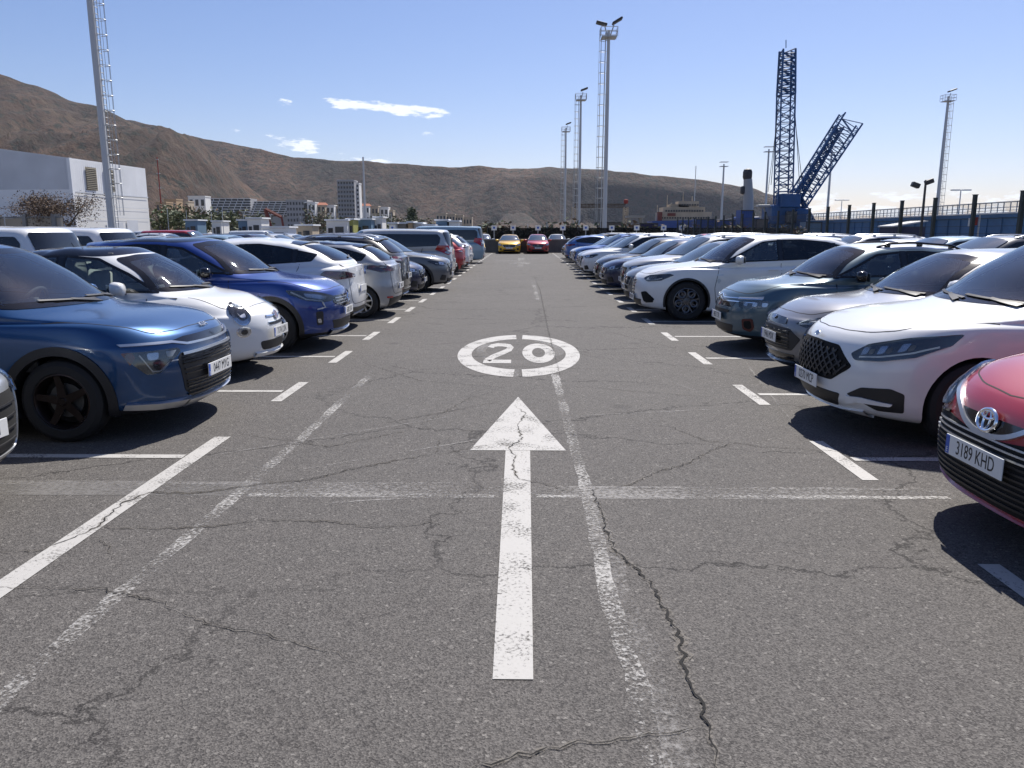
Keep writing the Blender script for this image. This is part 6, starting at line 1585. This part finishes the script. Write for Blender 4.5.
for k,(kd,cn,ns,x,y) in enumerate(L1):
    extra={0:'black roofed off roader showing its tail past the silver hatchback',1:'dark blue small hatchback facing the lane past the black off roader',2:'grey off roader facing the lane with its whole front wheel showing',3:'silver people carrier with a long dark side window, tail to the lane',8:'tall pale minibus standing tail to the lane far down the left side'}
    lb=extra.get(k) or f"{cn} {NOUN[kd]} on the left of the lane, {ORD[k]} beyond the silver hatchback"
    filler(kd,cn,x,y,ns,lb,GL,dyaw=rnd.uniform(-.015,.015))
R1=[('COMPACT','grey',2.30,17.7),('SUV','silver',2.50,19.95),('COMPACT','navy',2.22,22.2),('HATCH','dark_grey',2.25,24.45),('SALOON','grey',2.45,26.7),('SUV','white',2.10,28.95),('HATCH','pale_blue',2.2,31.2),('COMPACT','silver',2.3,33.4),('SUV','blue',2.3,35.7),('HATCH','silver',2.4,37.9),('COMPACT','white',2.4,40.2),('HATCH','blue',2.3,43.6),('SUV','grey',2.5,45.9),('MINI','silver',2.5,48.1),('COMPACT','navy',2.5,50.4)]
for k,(kd,cn,x,y) in enumerate(R1):
    filler(kd,cn,x,y,'in' if k==11 else 'out',f"{cn.replace('_',' ')} {NOUN[kd]} in the right hand row, {ORD[k]} beyond the large white crossover",GR,dyaw=rnd.uniform(-.015,.015))
# second rows, backing on to the first
SK=('number_plate','badge','door_handle','door_seams','lower_grille','fog_light_recess','tailgate_seam','plate_recess','rear_reflector','bonnet_seam')
kinds=['HATCH','SUV','COMPACT','MINI','TUCSON','HATCH','COMPACT','SUV']; cls=['white','silver','grey','black','navy','white','dark_grey','blue','red','pale_blue','white','silver','brown']
filler('VAN','white',-7.85,13.6,'in','white people carrier in the second left row, roof showing above the blue crossover','cars of the second left row',SK)
filler('VAN','white',-7.95,16.0,'in','white people carrier right of the other one, above the white city car','cars of the second left row',SK)
y=18.3;k=0
while y<61:
    kd=rnd.choice(kinds); cn=rnd.choice(cls); filler(kd,cn,-7.75-rnd.uniform(0,.3),y,rnd.choice(('in','out')),f"{cn.replace('_',' ')} {NOUN[kd]} in the second left row, {ORD[k]} beyond the white people carriers",'cars of the second left row',SK); y+=2.27; k+=1
y=9.1;k=0
for y_ in (4.4,6.8,9.1,11.4):
    kd=['COMPACT','HATCH','COMPACT','HATCH'][k]; cn=['grey','silver','navy','black'][k]; filler(kd,cn,-7.9,y_,'out',f"{cn} {NOUN[kd]} behind the near left cars, {ORD[k]} from the camera in the second row",'cars of the second left row',SK); k+=1
for row,(xr_,lab,y0) in enumerate(((-17.2,'third left row',20),(-22.2,'fourth left row',27),(-33,'fifth left row',38))):
    y=y0;k=0
    while y<61:
        if rnd.random()<.88:
            kd=rnd.choice(kinds+['VAN']); cn=rnd.choice(cls); filler(kd,cn,xr_-rnd.uniform(0,.3),y,rnd.choice(('in','out')),f"{cn.replace('_',' ')} {NOUN[kd]} in the {lab}, {ORD[k]} car from its near end",f'cars of the {lab}',SK+('wiper','mirror_arm')); k+=1
        y+=2.3
y=14.2;k=0
R2=[('COMPACT','grey'),('SUV','dark_grey'),('TUCSON','pale_blue'),('HATCH','silver'),('SUV','white'),('COMPACT','black')]
while y<60:
    kd,cn=R2[k] if k<len(R2) else (rnd.choice(kinds),rnd.choice(cls))
    filler(kd,cn,7.5+rnd.uniform(0,.3),y,'out' if k<4 else rnd.choice(('in','out')),f"{cn.replace('_',' ')} {NOUN[kd]} in the second right row, {ORD[k]} from its near end",'cars of the second right row',SK); y+=2.27; k+=1
# at the far end, facing us
def face(kind,cn,x,y,label):
    o=filler(kind,cn,x,y,'out',label,'cars facing the lane at its far end'); o.rotation_euler=(0,0,math.pi/2); o.location=(x,y,0); return o
face('COMPACT','yellow',-1.05,60.0,'yellow taxi like car facing us at the far end of the lane'); face('HATCH','red',1.15,60.0,'red car facing us at the far end of the lane')
face('SALOON','white',3.05,68.6,'white car behind the end wall, only its pale windscreen and roof visible')
face('HATCH','white',-3.6,68.6,'white hatchback behind the end wall, left of the yellow car'); face('SUV','grey',-6.2,68.6,'grey off roader behind the end wall at the left')
